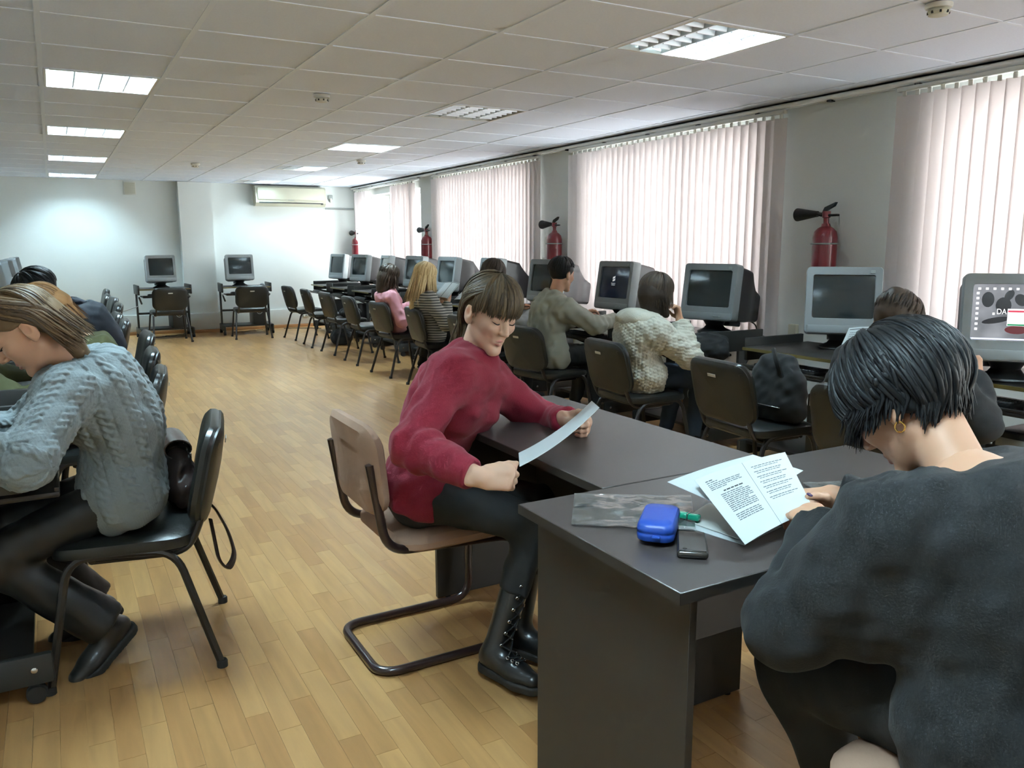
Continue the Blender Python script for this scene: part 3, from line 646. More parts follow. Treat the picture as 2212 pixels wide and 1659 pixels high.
# ---- upholstered cantilever chairs
def cantilever(label, x, y, ang):
    c = thing('cantilever_chair', label, 'chair', (x, y, 0), math.radians(ang), 'upholstered cantilever chairs')
    for s in (-1, 1):
        q = 0.19*s
        MB().tube(bend([(-0.27, q, 0.69), (-0.225, q, 0.41), (0.235, q, 0.385), (0.235, q, 0.0155), (-0.26, q, 0.0155), (-0.26, 0, 0.0155)], 0.075, 8), 0.0145, 10).build('frame_tube', 'tube_brown', c)
    ro = rrect(0.44, 0.40, 0.10, 6); tl = Matrix.Translation((-0.245, 0, 0.66)) @ Matrix.Rotation(math.radians(-11), 4, 'Y')
    MB().loft([[(d-0.02*(1-(y_/0.23)**2)+0.012*(z/0.2), y_*k, z*k*0.72) for y_, z in ro] for k, d in ((0.5, -0.022), (0.9, -0.016), (1.0, 0.0), (0.97, 0.02), (0.8, 0.034), (0.3, 0.04))], M=tl).build('backrest', 'tapestry', c)
    MB().loft([[(x_*k+0.02, y_*k*1.04, z-0.03*max(0, -x_)) for x_, y_ in rrect(0.43, 0.44, 0.10, 6)] for k, z in ((0.9, 0.398), (1.0, 0.412), (1.0, 0.43), (0.93, 0.45), (0.7, 0.462), (0.3, 0.465))]).build('seat', 'tapestry', c)
    for s in (-1, 1): MB().tube([(-0.262, 0.19*s, 0.63), (-0.24, 0.15*s, 0.63)], 0.008, 8).build('back_bracket', 'tube_brown', c)
    return c
cantilever('peach patterned cantilever chair under the woman in the red sweater', 1.035, 2.42, 0)
cantilever('peach patterned chair under the woman in black at the near desk', 1.28, 0.62, 80)
# ================================================================ PEOPLE: smooth bodies from distance fields
def V3(*a): return np.array(a, float)
def nrm(v): v = np.asarray(v, float); return v/(np.linalg.norm(v)+1e-12)
def rc(P, a, b, ra, rb, n=None, f=1.0):
    """round cone a->b; section squashed by f along n"""
    a = np.asarray(a, float); b = np.asarray(b, float); ba = b-a; pa = P-a
    h = np.clip(pa@ba/(ba@ba+1e-12), 0, 1); q = pa-h[:, None]*ba
    if n is not None:
        n = nrm(n); q = q+(q@n)[:, None]*n*(1/f-1)
        return (np.sqrt((q*q).sum(1))-(ra+h*(rb-ra)))*(0.5+0.5*f)
    return np.sqrt((q*q).sum(1))-(ra+h*(rb-ra))
def ell(P, c, r, B=None):
    q = P-np.asarray(c, float)
    if B is not None: q = q@np.asarray(B).T
    r = np.asarray(r, float); k0 = np.sqrt(((q/r)**2).sum(1))+1e-9; k1 = np.sqrt(((q/(r*r))**2).sum(1))+1e-9
    return k0*(k0-1)/k1
def smin(a, b, k):
    h = np.maximum(k-np.abs(a-b), 0)/k; return np.minimum(a, b)-h*h*k*0.25
def smax(a, b, k): return -smin(-a, -b, k)
def wob(P, s, seed=0):
    r = np.random.default_rng(seed); o = 0
    for k in range(4):
        w = r.normal(size=3)*s*(1+0.6*k); o = o+np.sin(P@w+r.uniform(0, 6))*np.sin(P@(r.normal(size=3)*s)+r.uniform(0, 6))/(1+0.5*k)
    return o*0.5
def nets(fn, lo, hi, h):
    """surface nets over a sparse grid -> verts, quads"""
    lo = np.asarray(lo, float); hi = np.asarray(hi, float); H = 4*h
    nb = np.maximum(np.ceil((hi-lo)/H).astype(int), 1)
    g = np.stack(np.meshgrid(*[lo[i]+H*(np.arange(nb[i])+0.5) for i in range(3)], indexing='ij'), -1).reshape(-1, 3)
    d = fn(g); act = (np.abs(d) < H*1.25).reshape(nb)
    n = nb*4+1
    Vv = np.empty(n, np.float32); base = np.repeat(np.repeat(np.repeat(d.reshape(nb).astype(np.float32), 4, 0), 4, 1), 4, 2)
    Vv[:-1, :-1, :-1] = base; Vv[-1] = Vv[-2]; Vv[:, -1] = Vv[:, -2]; Vv[:, :, -1] = Vv[:, :, -2]
    m = np.zeros(n, bool); ma = np.repeat(np.repeat(np.repeat(act, 4, 0), 4, 1), 4, 2)
    for dx in (0, 1):
        for dy in (0, 1):
            for dz in (0, 1): m[dx:n[0]-1+dx, dy:n[1]-1+dy, dz:n[2]-1+dz] |= ma
    idx = np.argwhere(m); P = lo+idx*h; vals = np.empty(len(P), np.float32)
    for s in range(0, len(P), 400000): vals[s:s+400000] = fn(P[s:s+400000])
    Vv[m] = vals
    for ax in range(3):
        sl = [slice(None)]*3; sl[ax] = 0; Vv[tuple(sl)] = np.maximum(Vv[tuple(sl)], h*0.5); sl[ax] = -1; Vv[tuple(sl)] = np.maximum(Vv[tuple(sl)], h*0.5)
    S = Vv < 0; c = np.zeros(n-1, np.uint8)
    cor = [(x, y, z) for x in (0, 1) for y in (0, 1) for z in (0, 1)]
    for x, y, z in cor: c += S[x:n[0]-1+x, y:n[1]-1+y, z:n[2]-1+z]
    A = np.argwhere((c > 0) & (c < 8)); vid = -np.ones(n-1, np.int64); vid[tuple(A.T)] = np.arange(len(A))
    acc = np.zeros((len(A), 3)); cnt = np.zeros(len(A))
    val = {q: Vv[A[:, 0]+q[0], A[:, 1]+q[1], A[:, 2]+q[2]].astype(float) for q in cor}
    for q in cor:
        for ax in range(3):
            if q[ax]: continue
            q2 = list(q); q2[ax] = 1; q2 = tuple(q2); v0, v1 = val[q], val[q2]; cr = (v0 < 0) != (v1 < 0)
            t = np.where(cr, v0/np.where(cr, v0-v1, 1), 0); p = np.array(q, float)[None]+np.zeros((len(A), 1)); p[:, ax] += t
            acc[cr] += p[cr]; cnt += cr
    verts = lo+(A+acc/np.maximum(cnt, 1)[:, None])*h; quads = []
    for ax in range(3):
        u, w = [(1, 2), (2, 0), (0, 1)][ax]
        s0 = [slice(1, n[i]-1) for i in range(3)]; s0[ax] = slice(0, n[ax]-1); s1 = list(s0); s1[ax] = slice(1, n[ax])
        a, b = S[tuple(s0)], S[tuple(s1)]; e = np.argwhere(a != b); fl = a[tuple(e.T)]
        off = np.ones(3, int); off[ax] = 0; e = e+off
        def cell(du, dw): q = e.copy(); q[:, u] += du; q[:, w] += dw; return vid[tuple(q.T)]
        Q = np.stack([cell(-1, -1), cell(0, -1), cell(0, 0), cell(-1, 0)], 1); Q[~fl] = Q[~fl][:, ::-1]; quads.append(Q)
    Q = np.concatenate(quads); Q = Q[(Q >= 0).all(1)]
    return verts, Q
def relax(v, q, it=1, lam=0.5):
    for _ in range(it):
        s = np.zeros_like(v); c = np.zeros(len(v))
        for a, b in ((0, 1), (1, 2), (2, 3), (3, 0)):
            np.add.at(s, q[:, a], v[q[:, b]]); np.add.at(s, q[:, b], v[q[:, a]]); np.add.at(c, q[:, a], 1); np.add.at(c, q[:, b], 1)
        v = v*(1-lam)+lam*s/np.maximum(c, 1)[:, None]
    return v
def vnormals(v, q):
    n = np.cross(v[q[:, 2]]-v[q[:, 0]], v[q[:, 3]]-v[q[:, 1]]); o = np.zeros_like(v)
    for k in range(4): np.add.at(o, q[:, k], n)
    return o/(np.linalg.norm(o, axis=1)[:, None]+1e-12)
def np_mesh(name, pieces, m, base):
    v = np.concatenate([p[0] for p in pieces])-np.asarray(base, float); off = 0; qs = []
    for p in pieces: qs.append(p[1]+off); off += len(p[0])
    q = np.concatenate(qs); me = bpy.data.meshes.new(name)
    me.vertices.add(len(v)); me.vertices.foreach_set('co', v.astype(np.float32).ravel())
    me.loops.add(q.size); me.loops.foreach_set('vertex_index', q.astype(np.int32).ravel())
    me.polygons.add(len(q)); me.polygons.foreach_set('loop_start', np.arange(0, q.size, 4, dtype=np.int32))
    me.polygons.foreach_set('use_smooth', np.ones(len(q), bool)); me.update(calc_edges=True); me.validate()
    me.materials.append(MATS[m]); return me
def sdf_obj(name, fn, lo, hi, h, m, parent, base, it=1, post=None):
    v, q = nets(fn, lo, hi, h); v = relax(v, q, it)
    if post is not None: v = post(v, q)
    return link(name, np_mesh(name, [(v, q)], m, base), parent)
def ik(a, c, l1, l2, pole):
    a = np.asarray(a, float); c = np.asarray(c, float); d = c-a; L = min(np.linalg.norm(d), (l1+l2)*0.999); u = nrm(d)
    x = (l1*l1-l2*l2+L*L)/(2*L); y = math.sqrt(max(l1*l1-x*x, 0)); p = np.asarray(pole, float); p = nrm(p-u*(p@u))
    return a+u*x+p*y, a+u*L
def adir(deg, z=0.0): a = math.radians(deg); return V3(math.cos(a), math.sin(a), z)
# ---- head in its own frame: x left, y forward, z up
def head_sdf(q):
    d = ell(q, (0, -0.014, 0.036), (0.073, 0.093, 0.084))
    d = smin(d, ell(q, (0, 0.026, -0.026), (0.054, 0.062, 0.080)), 0.03)
    ax = q.copy(); ax[:, 0] = np.abs(ax[:, 0])
    d = smin(d, rc(ax, (0.046, 0.0, -0.050), (0.010, 0.066, -0.097), 0.017, 0.015), 0.025)
    d = smin(d, ell(q, (0, 0.073, -0.099), (0.018, 0.014, 0.014)), 0.018)
    d = smin(d, ell(ax, (0.036, 0.058, -0.016), (0.021, 0.025, 0.020)), 0.022)
    d = smin(d, rc(ax, (0.008, 0.083, 0.032), (0.043, 0.066, 0.03), 0.009, 0.008), 0.018)
    d = smax(d, -ell(ax, (0.031, 0.097, 0.012), (0.020, 0.018, 0.013)), 0.014)
    d = smin(d, ell(ax, (0.031, 0.071, 0.011), (0.0145, 0.0135, 0.012)), 0.005)
    d = smax(d, -rc(ax, (0.018, 0.0905, 0.0185), (0.044, 0.079, 0.0185), 0.0016, 0.0014), 0.004)
    d = smin(d, rc(q, (0, 0.086, 0.018), (0, 0.107, -0.022), 0.0070, 0.0095), 0.014)
    d = smin(d, ell(ax, (0.010, 0.096, -0.026), (0.0075, 0.010, 0.007)), 0.007)
    d = smin(d, rc(ax, (0, 0.0855, -0.0535), (0.022, 0.075, -0.060), 0.0058, 0.003), 0.008)
    d = smin(d, rc(ax, (0, 0.0845, -0.0685), (0.019, 0.076, -0.063), 0.0062, 0.003), 0.008)
    d = smax(d, -rc(ax, (0, 0.0945, -0.0612), (0.025, 0.081, -0.0612), 0.0020, 0.0014), 0.003)
    e = ell(ax, (0.077, -0.012, -0.004), (0.010, 0.020, 0.033), None)
    e = smin(e, ell(ax, (0.073, -0.004, -0.030), (0.007, 0.010, 0.012)), 0.008)
    e = smax(e, -ell(ax, (0.088, -0.006, 0.002), (0.010, 0.011, 0.018)), 0.005)
    return smin(d, e, 0.006)
def lips_sdf(q):
    ax = q.copy(); ax[:, 0] = np.abs(ax[:, 0])
    d = rc(ax, (0.002, 0.0858, -0.0545), (0.0225, 0.0748, -0.0602), 0.0056, 0.0026)
    d = smin(d, rc(ax, (0, 0.0850, -0.0680), (0.0185, 0.0765, -0.0637), 0.0060, 0.003), 0.002)
    return smax(d, -rc(ax, (0, 0.0945, -0.0612), (0.025, 0.081, -0.0612), 0.0019, 0.0014), 0.002)
def frame_from(yaw_deg, pitch_deg, roll_deg=0):
    f = adir(yaw_deg); l = adir(yaw_deg+90); u = V3(0, 0, 1); p = math.radians(pitch_deg)
    f2 = f*math.cos(p)-u*math.sin(p); u2 = u*math.cos(p)+f*math.sin(p)
    r = math.radians(roll_deg); l3 = l*math.cos(r)+u2*math.sin(r); u3 = u2*math.cos(r)-l*math.sin(r)
    return np.stack([l3, f2, u3])      # rows: x left, y forward, z up
# ---- hand
def hand_prims(w, d, n, side, curl, spread=1.0, s=1.0, thumb=(0.75, 0.6, 0.35)):
    """w wrist, d along the hand, n out of the palm, side towards the thumb; curl in degrees per joint"""
    d = nrm(d); n = nrm(np.asarray(n)-d*(np.asarray(n)@d)); side = nrm(np.asarray(side)-d*(np.asarray(side)@d)-n*(np.asarray(side)@n)); pr = []
    pr.append((w-d*0.03*s, w+d*0.02*s, 0.026*s, 0.028*s, n, 0.72))
    pr.append((w+d*0.02*s+side*0.012*s, w+d*0.078*s+side*0.014*s, 0.026*s, 0.027*s, n, 0.52)); pr.append((w+d*0.02*s-side*0.012*s, w+d*0.072*s-side*0.016*s, 0.025*s, 0.024*s, n, 0.52))
    for i, (o, L) in enumerate(((0.032, 0.070), (0.0115, 0.078), (-0.009, 0.073), (-0.028, 0.058))):
        p = w+d*(0.082-0.004*abs(i-1))*s+side*o*s; a = 0; sp = side*o*2.2*spread
        cc = curl[i] if isinstance(curl[0], (list, tuple)) else curl
        for j, fr in enumerate((0.45, 0.31, 0.24)):
            a += math.radians(cc[j]); dr = nrm(d*math.cos(a)+n*math.sin(a)+sp*math.cos(a)); q = p+dr*L*fr*s
            r0 = (0.0092, 0.0082, 0.0074)[j]*s; pr.append((p, q, r0, r0*0.92, None, 1)); p = q
    p = w+d*0.022*s+side*0.026*s; t = nrm(side*thumb[0]+d*thumb[1]+n*thumb[2]); q = p+t*0.036*s; pr.append((p, q, 0.0125*s, 0.0105*s, None, 1))
    t2 = nrm(t*0.7+d*0.55+n*0.15); q2 = q+t2*0.03*s; pr.append((q, q2, 0.0105*s, 0.009*s, None, 1)); q3 = q2+nrm(t2*0.8+d*0.5+n*0.1)*0.024*s; pr.append((q2, q3, 0.0092*s, 0.0075*s, None, 1))
    return pr, q3
def prims_sdf(P, pr, k):
    d = None
    for a, b, ra, rb, n, f in pr:
        e = rc(P, a, b, ra, rb, n, f); d = e if d is None else smin(d, e, k)
    return d
def pbox(pr, m):
    a = np.array([np.minimum(p[0], p[1])-max(p[2], p[3]) for p in pr]).min(0)-m; b = np.array([np.maximum(p[0], p[1])+max(p[2], p[3]) for p in pr]).max(0)+m
    return a, b
# ---- hair locks
def lock_mesh(paths, w, th, nseg_taper=0.35):
    """tapered flat locks -> one mesh"""
    Vs = []; Qs = []; off = 0
    for path, up, ws in paths:
        P = np.asarray(path); m = len(P); T = np.gradient(P, axis=0); T /= np.linalg.norm(T, axis=1)[:, None]+1e-9
        U = np.asarray(up, float); U = U-(U*T).sum(1)[:, None]*T; U /= np.linalg.norm(U, axis=1)[:, None]+1e-9; Sd = np.cross(T, U)
        t = np.linspace(0, 1, m); tp = np.minimum(1, np.minimum((1-t)/nseg_taper+0.12, t/0.10+0.4))*ws
        ring = []
        for a in np.linspace(0, 2*PI, 7)[:-1]: ring.append(P+Sd*(w*tp*math.cos(a))[:, None]+U*(th*tp*math.sin(a))[:, None])
        ring = np.stack(ring, 1); Vs.append(ring.reshape(-1, 3)); i = np.arange(m-1)[:, None]*6; k = np.arange(6)[None]; k2 = (k+1) % 6
        Qs.append(np.stack([off+i+k, off+i+k2, off+i+6+k2, off+i+6+k], -1).reshape(-1, 4)); off += 6*m
    return np.concatenate(Vs), np.concatenate(Qs)
CR_C = V3(0, -0.014, 0.036); CR_R = V3(0.073, 0.093, 0.084)
def scalp_path(B, hc, s, phi, th0, th1, off, n=9, part=0.0, tilt=0.0, lift=0.0):
    """path over the skull from the crown (theta 0) outward along azimuth phi (0 = forward, 90 = left)"""
    t = np.linspace(0, 1, n); th = th0+(th1-th0)*t; ph = phi+part*(1-t)
    q = np.stack([np.sin(th)*np.sin(ph), np.sin(th)*np.cos(ph), np.cos(th)], 1)
    c, s_ = math.cos(tilt), math.sin(tilt); q = np.stack([q[:, 0], q[:, 1]*c-q[:, 2]*s_, q[:, 1]*s_+q[:, 2]*c], 1)
    loc = CR_C+q*(CR_R+off+lift*np.sin(t*PI)[:, None]); return hc+(loc*s)@B, q@B
mat('skin', (196, 152, 124), 0.5, var=0.05, vscale=14, sss=0.12); mat('skin_pale', (206, 168, 144), 0.5, var=0.05, vscale=14, sss=0.12)
mat('lip', (186, 128, 116), 0.45); mat('lash', (46, 36, 32), 0.7); mat('nail_dark', (58, 40, 84), 0.15, coat=0.6)
def hair_mat(name, a, b, rough=0.48):
    m = bpy.data.materials.new(name); m.use_nodes = True; nt = m.node_tree; N = nt.nodes; L = nt.links; p = N['Principled BSDF']
    g = N.new('ShaderNodeNewGeometry'); nz = N.new('ShaderNodeTexNoise'); nz.inputs['Scale'].default_value = 60; nz.inputs['Detail'].default_value = 2
    tc = N.new('ShaderNodeTexCoord'); L.new(tc.outputs['Object'], nz.inputs['Vector'])
    ad = N.new('ShaderNodeMath'); ad.operation = 'MULTIPLY_ADD'; L.new(nz.outputs['Fac'], ad.inputs[0]); ad.inputs[1].default_value = 0.5; L.new(g.outputs['Random Per Island'], ad.inputs[2])
    rp = N.new('ShaderNodeValToRGB'); rp.color_ramp.elements[0].color = (*lin(a), 1); rp.color_ramp.elements[1].color = (*lin(b), 1); rp.color_ramp.elements[0].position = 0.15; rp.color_ramp.elements[1].position = 1.2 if False else 1.0
    L.new(ad.outputs[0], rp.inputs['Fac']); L.new(rp.outputs[0], p.inputs['Base Color']); p.inputs['Roughness'].default_value = rough; p.inputs['Specular IOR Level'].default_value = 0.22
    MATS[name] = m
hair_mat('hair_brown', (54, 45, 35), (94, 80, 60)); hair_mat('hair_black', (17, 18, 20), (34, 36, 38)); hair_mat('hair_dark', (40, 34, 30), (74, 62, 52)); hair_mat('hair_blonde', (176, 144, 96), (226, 204, 156), 0.38)
hair_mat('hair_auburn', (84, 56, 36), (142, 104, 66)); hair_mat('hair_ombre', (52, 43, 36), (108, 88, 64))
mat('knit_red', (122, 16, 40), 0.92, sheen=0.08, bump=0.35, bscale=260, var=0.06, vscale=30); mat('knit_grey', (122, 132, 136), 0.9, sheen=0.1, bump=0.3, bscale=300)
mat('knit_white', (196, 194, 180), 0.9, sheen=0.1, bump=0.5, bscale=140); mat('sweat_sage', (158, 160, 146), 0.9, sheen=0.15, bump=0.12, bscale=120); mat('pink_top', (198, 138, 148), 0.85, sheen=0.15, bump=0.08, bscale=150)
mat('navy_shirt', (27, 35, 48), 0.8, bump=0.1, bscale=120); mat('olive', (74, 76, 46), 0.85, bump=0.1, bscale=100); mat('grey_top', (150, 156, 156), 0.85, bump=0.1, bscale=100)
mat('black_knit', (20, 22, 24), 0.9, sheen=0.04, bump=0.25, bscale=220); mat('jeans_black', (26, 28, 30), 0.8, bump=0.15, bscale=300, var=0.12, vscale=10); mat('jeans_blue', (32, 44, 58), 0.85, bump=0.15, bscale=200)
mat('leather_pants', (25, 25, 26), 0.42, bump=0.1, bscale=60); mat('boot_leather', (30, 31, 32), 0.32, coat=0.15, bump=0.1, bscale=70); mat('sole', (34, 33, 31), 0.7)
def _striped():
    m = bpy.data.materials.new('striped_knit'); m.use_nodes = True; nt = m.node_tree; N = nt.nodes; L = nt.links; p = N['Principled BSDF']
    tc = N.new('ShaderNodeTexCoord'); wv = N.new('ShaderNodeTexWave'); wv.bands_direction = 'Z'; wv.inputs['Scale'].default_value = 13.5; wv.inputs['Distortion'].default_value = 0.9; wv.inputs['Detail'].default_value = 1; wv.inputs['Detail Scale'].default_value = 0.6
    L.new(tc.outputs['Object'], wv.inputs['Vector']); rp = N.new('ShaderNodeValToRGB'); e = rp.color_ramp.elements; e[0].position = 0.55; e[0].color = (*lin((92, 94, 92)), 1); e[1].position = 0.72; e[1].color = (*lin((190, 188, 178)), 1)
    L.new(wv.outputs['Color'], rp.inputs['Fac']); L.new(rp.outputs[0], p.inputs['Base Color']); p.inputs['Roughness'].default_value = 0.9; MATS['striped_knit'] = m
_striped()
PB = {}
def person(label, pel, neck, face, chest, head, top, pants, al, ar, wl, wr, s=0.95, h=0.010, pole_l=None, pole_r=None, kp=None, bulge=0.03, skin='skin', toe_l=None, toe_r=None, woman=True, hands=None,
           shoe=('black_cloth', 'sole', 'shoe'), post=None, hh=None, face_detail=False, sh_w=0.155, sh_f=0.02, armlen=(0.275, 0.245), name='person', collar=0.0, thigh=0.40, shin=0.41, fold=0.006, sh_d=0.06, hand_h=0.0045, earh=None):
    P = np.asarray(pel, float); Nk = np.asarray(neck, float); u = nrm(Nk-P); fp = adir(face); lp = adir(face+90); fc = adir(chest); lc = adir(chest+90)
    fc = nrm(fc-u*(fc@u)); lc = np.cross(u, fc); base = (P[0], P[1], 0.0)
    T = thing(name, label, 'person', base)
    hc, hy, hp, hr = head; hc = np.asarray(hc, float); B = frame_from(hy, hp, hr); hs = s
    SL = Nk-u*sh_d*s+lc*sh_w*s+fc*sh_f; SR = Nk-u*sh_d*s-lc*sh_w*s+fc*sh_f
    a1, a2 = armlen[0]*s, armlen[1]*s
    EL, WL = ik(SL, wl, a1, a2, pole_l if pole_l is not None else lc*0.6-V3(0, 0, 1)-fc*0.3); ER, WR = ik(SR, wr, a1, a2, pole_r if pole_r is not None else -lc*0.6-V3(0, 0, 1)-fc*0.3)
    HL = P+lp*0.085*s; HR = P-lp*0.085*s; kpole = np.asarray(kp, float) if kp is not None else fp+V3(0, 0, 0.9)
    KL, AL = ik(HL, al, thigh*s, shin*s, kpole); KR, AR = ik(HR, ar, thigh*s, shin*s, kpole)
    M = (P+Nk)/2-fc*bulge; C = P+(Nk-P)*0.74-fc*bulge*0.6
    fm = nrm(fp+fc)
    def torso(t):
        L = [(P-lp*0.072*s, P+lp*0.072*s, 0.108*s+t, 0.108*s+t, fp, 0.92), (P+u*0.02, M, 0.138*s+t, 0.126*s+t, fm, 0.74), (M, C, 0.126*s+t, 0.140*s+t, fc, 0.72), (C, Nk-u*0.075*s, 0.140*s+t, 0.085*s+t, fc, 0.74),
             (SL, SR, 0.052*s+t, 0.052*s+t, None, 1), (Nk-u*0.01*s, SL-lc*0.05*s, 0.048*s+t*0.7, 0.045*s+t, None, 1), (Nk-u*0.01*s, SR+lc*0.05*s, 0.048*s+t*0.7, 0.045*s+t, None, 1)]
        if woman:
            for g in (1, -1): q = C+fc*0.078*s+lc*0.066*g*s-u*0.045*s; L.append((q, q+u*0.001, 0.052*s+t*0.8, 0.052*s+t*0.8, None, 1))
        return L
    def arm(S_, E_, W_, t, t2): return [(S_, E_, 0.051*s+t, 0.043*s+t, None, 1), (E_, W_, 0.042*s+t, 0.029*s+t2, None, 1)]
    neckb = hc+(V3(0, -0.022, -0.055)*hs)@B
    hnd = hands or {}
    # body: head, neck, hands and the form under the clothes, one mesh
    pcs = []
    def fhead(X):
        q = ((X-hc)@B.T)/hs; return smin(head_sdf(q)*hs, rc(X, Nk-u*0.05, neckb, 0.052*hs, 0.047*hs), 0.02)
    hh = hh or (0.0042 if face_detail else 0.008)
    lo = np.minimum(hc-0.15, Nk-0.09); hi = np.maximum(hc+0.15, Nk+0.09); v, q = nets(fhead, lo, hi, hh); pcs.append((relax(v, q, 1, 0.4), q))
    def fcore(X): return prims_sdf(X, torso(-0.012)+arm(SL, EL, WL, -0.012, -0.006)+arm(SR, ER, WR, -0.012, -0.006)+[(HL, KL, 0.07*s, 0.05*s, None, 1), (KL, AL, 0.045*s, 0.032*s, None, 1), (HR, KR, 0.07*s, 0.05*s, None, 1), (KR, AR, 0.045*s, 0.032*s, None, 1)], 0.03)
    allp = torso(0.02)+arm(SL, EL, WL, 0.02, 0.02)+arm(SR, ER, WR, 0.02, 0.02); legp = [(HL, KL, 0.1, 0.08, None, 1), (KL, AL, 0.07, 0.06, None, 1), (HR, KR, 0.1, 0.08, None, 1), (KR, AR, 0.07, 0.06, None, 1)]
    lo, hi = pbox(allp+legp, 0.02); v, q = nets(fcore, lo, hi, 0.016); pcs.append((v, q))
    tips = {}
    for key, W_, E_, sd in (('l', WL, EL, 1), ('r', WR, ER, -1)):
        hd = hnd.get(key, {}); d = hd.get('d', nrm(W_-E_)); n = hd.get('n', V3(0, 0, -1)); side = hd.get('side', np.cross(nrm(n), nrm(d))*(-sd)*-1.0)
        pr, tip = hand_prims(W_, d, n, side, hd.get('curl', (28, 34, 22)), hd.get('spread', 0.6), 0.95*s, hd.get('thumb', (0.75, 0.6, 0.35)))
        pr = pr+[(E_+(W_-E_)*0.55, W_, 0.034*s, 0.027*s, None, 1)]; tips[key] = tip
        l2, h2 = pbox(pr, 0.012); v, q = nets(lambda X: prims_sdf(X, pr, 0.007), l2, h2, hand_h); pcs.append((relax(v, q, 1, 0.35), q))
    link('body', np_mesh('body', pcs, skin, base), T)
    # top garment
    tt, ts, hem = top.get('t', 0.012), top.get('ts', 0.012), top.get('hem', 0.06); cuff = top.get('cuff', 0.015); nko = top.get('nk', 0.0)
    nd = nrm(neckb-Nk)
    extra = top.get('extra', lambda c: [])(dict(SL=SL, SR=SR, EL=EL, ER=ER, WL=WL, WR=WR, P=P, Nk=Nk, M=M, C=C, lc=lc, fc=fc, u=u))
    def ftop(X):
        wz = wob(X, 22, 3)*fold
        d = prims_sdf(X, torso(tt)+extra, 0.05)
        if nko: d = smin(d, smax(rc(X, Nk-u*0.03, Nk+nd*0.12, 0.058*hs+nko, 0.054*hs+nko), (X-(Nk+nd*top.get('nkh', 0.05)))@nd, 0.008), 0.03)
        else: d = smax(d, (X-(Nk+u*0.012))@u, 0.01)
        d = smax(d, (X-(P-u*hem))@(-u), 0.012)
        for S_, E_, W_ in ((SL, EL, WL), (SR, ER, WR)):
            fd = nrm(W_-E_); a = rc(X, S_, E_, 0.052*s+ts, 0.045*s+ts); b = rc(X, E_, W_+fd*0.05, 0.045*s+ts, 0.028*s+ts*top.get('tcuff', 0.8))
            # gathered folds at the elbow and along the sleeve
            along = (X-E_)@fd; rip = np.sin(along*95+wob(X, 12, 5)*2.5)*fold*0.5*np.exp(-np.abs(along-0.05)/0.10)
            b = smax(b, (X-(W_-fd*cuff))@fd, 0.008); d = smin(d, smin(a, b, 0.03)+rip, 0.035)
        d = d-wz
        if nko: d = smax(d, -(rc(X, Nk-nd*0.02, Nk+nd*0.2, 0.049*hs, 0.056*hs)), 0.008)
        return d
    lo, hi = pbox(torso(tt+0.02)+arm(SL, EL, WL, ts+0.02, ts+0.02)+arm(SR, ER, WR, ts+0.02, ts+0.02), 0.02)
    if nko: hi = np.maximum(hi, Nk+0.14); lo = np.minimum(lo, Nk-0.14)
    ctx = dict(P=P, Nk=Nk, u=u, fc=fc, lc=lc, SL=SL, SR=SR, EL=EL, ER=ER, WL=WL, WR=WR, B=B, hc=hc, s=s, T=T, base=base, C=C, M=M, KL=KL, KR=KR, AL=AL, AR=AR, HL=HL, HR=HR, tips=tips, neckb=neckb, nd=nd, fp=fp, lp=lp)
    sdf_obj(top.get('name', 'sweater'), ftop, lo, hi, top.get('h', h), top['mat'], T, base, 1, (lambda v, q: post(v, q, ctx)) if post else None)
    # trousers
    tp = pants.get('t', 0.006); flare = pants.get('flare', 0.0)
    def fpants(X):
        wz = wob(X, 26, 11)*fold*0.7
        d = rc(X, P-lp*0.075*s, P+lp*0.075*s, 0.107*s+tp, 0.107*s+tp, fp, 0.92); d = smin(d, rc(X, P, P+u*0.06, 0.125*s+tp, 0.12*s+tp, fp, 0.74), 0.04)
        for H_, K_, A_ in ((HL, KL, AL), (HR, KR, AR)):
            kd = nrm(A_-K_); a = rc(X, H_, K_, 0.082*s+tp, 0.058*s+tp); b = rc(X, K_, A_+kd*0.05, 0.056*s+tp, 0.037*s+tp+flare); b = smax(b, (X-(A_-kd*pants.get('cut', 0.03)))@kd, 0.008)
            along = (X-K_)@nrm(H_-K_); d = smin(d, smin(a, b, 0.03)+np.sin(along*80+wob(X, 9, 4)*2)*0.003*np.exp(-np.abs(along)/0.09), 0.03)
        return d-wz
    lo, hi = pbox([(HL, KL, 0.12, 0.09, None, 1), (KL, AL, 0.08, 0.06+flare, None, 1), (HR, KR, 0.12, 0.09, None, 1), (KR, AR, 0.08, 0.06+flare, None, 1), (P-lp*0.1, P+lp*0.1, 0.15, 0.15, None, 1)], 0.02)
    sdf_obj('trousers', fpants, lo, hi, pants.get('h', h), pants['mat'], T, base)
    # shoes
    for A_, K_, td in ((AL, KL, toe_l), (AR, KR, toe_r)):
        td = nrm(td if td is not None else fp); uf = nrm(V3(0, 0, 1)-td*td[2]) if abs(td[2]) < 0.9 else nrm(fp); kd = nrm(K_-A_); sz = 0.95*s
        heel = A_-uf*0.048*sz-td*0.028*sz; ball = A_-uf*0.058*sz+td*0.115*sz; toe = ball+td*0.055*sz; fl = A_-uf*0.098*sz
        shaft = shoe[3] if len(shoe) > 3 else 0.04
        def fs(X):
            d = smin(rc(X, heel, ball, 0.037*sz, 0.037*sz), rc(X, ball, toe, 0.037*sz, 0.030*sz, uf, 0.8), 0.02); d = smin(d, rc(X, A_-uf*0.02, ball-td*0.03*sz, 0.038*sz, 0.034*sz), 0.02)
            d = smin(d, smax(rc(X, A_-uf*0.02, A_+kd*(shaft+0.03), 0.042*sz, 0.05*sz), (X-(A_+kd*shaft))@kd, 0.006), 0.025); return smax(d, (X-(fl+uf*0.018))@(-uf), 0.004)
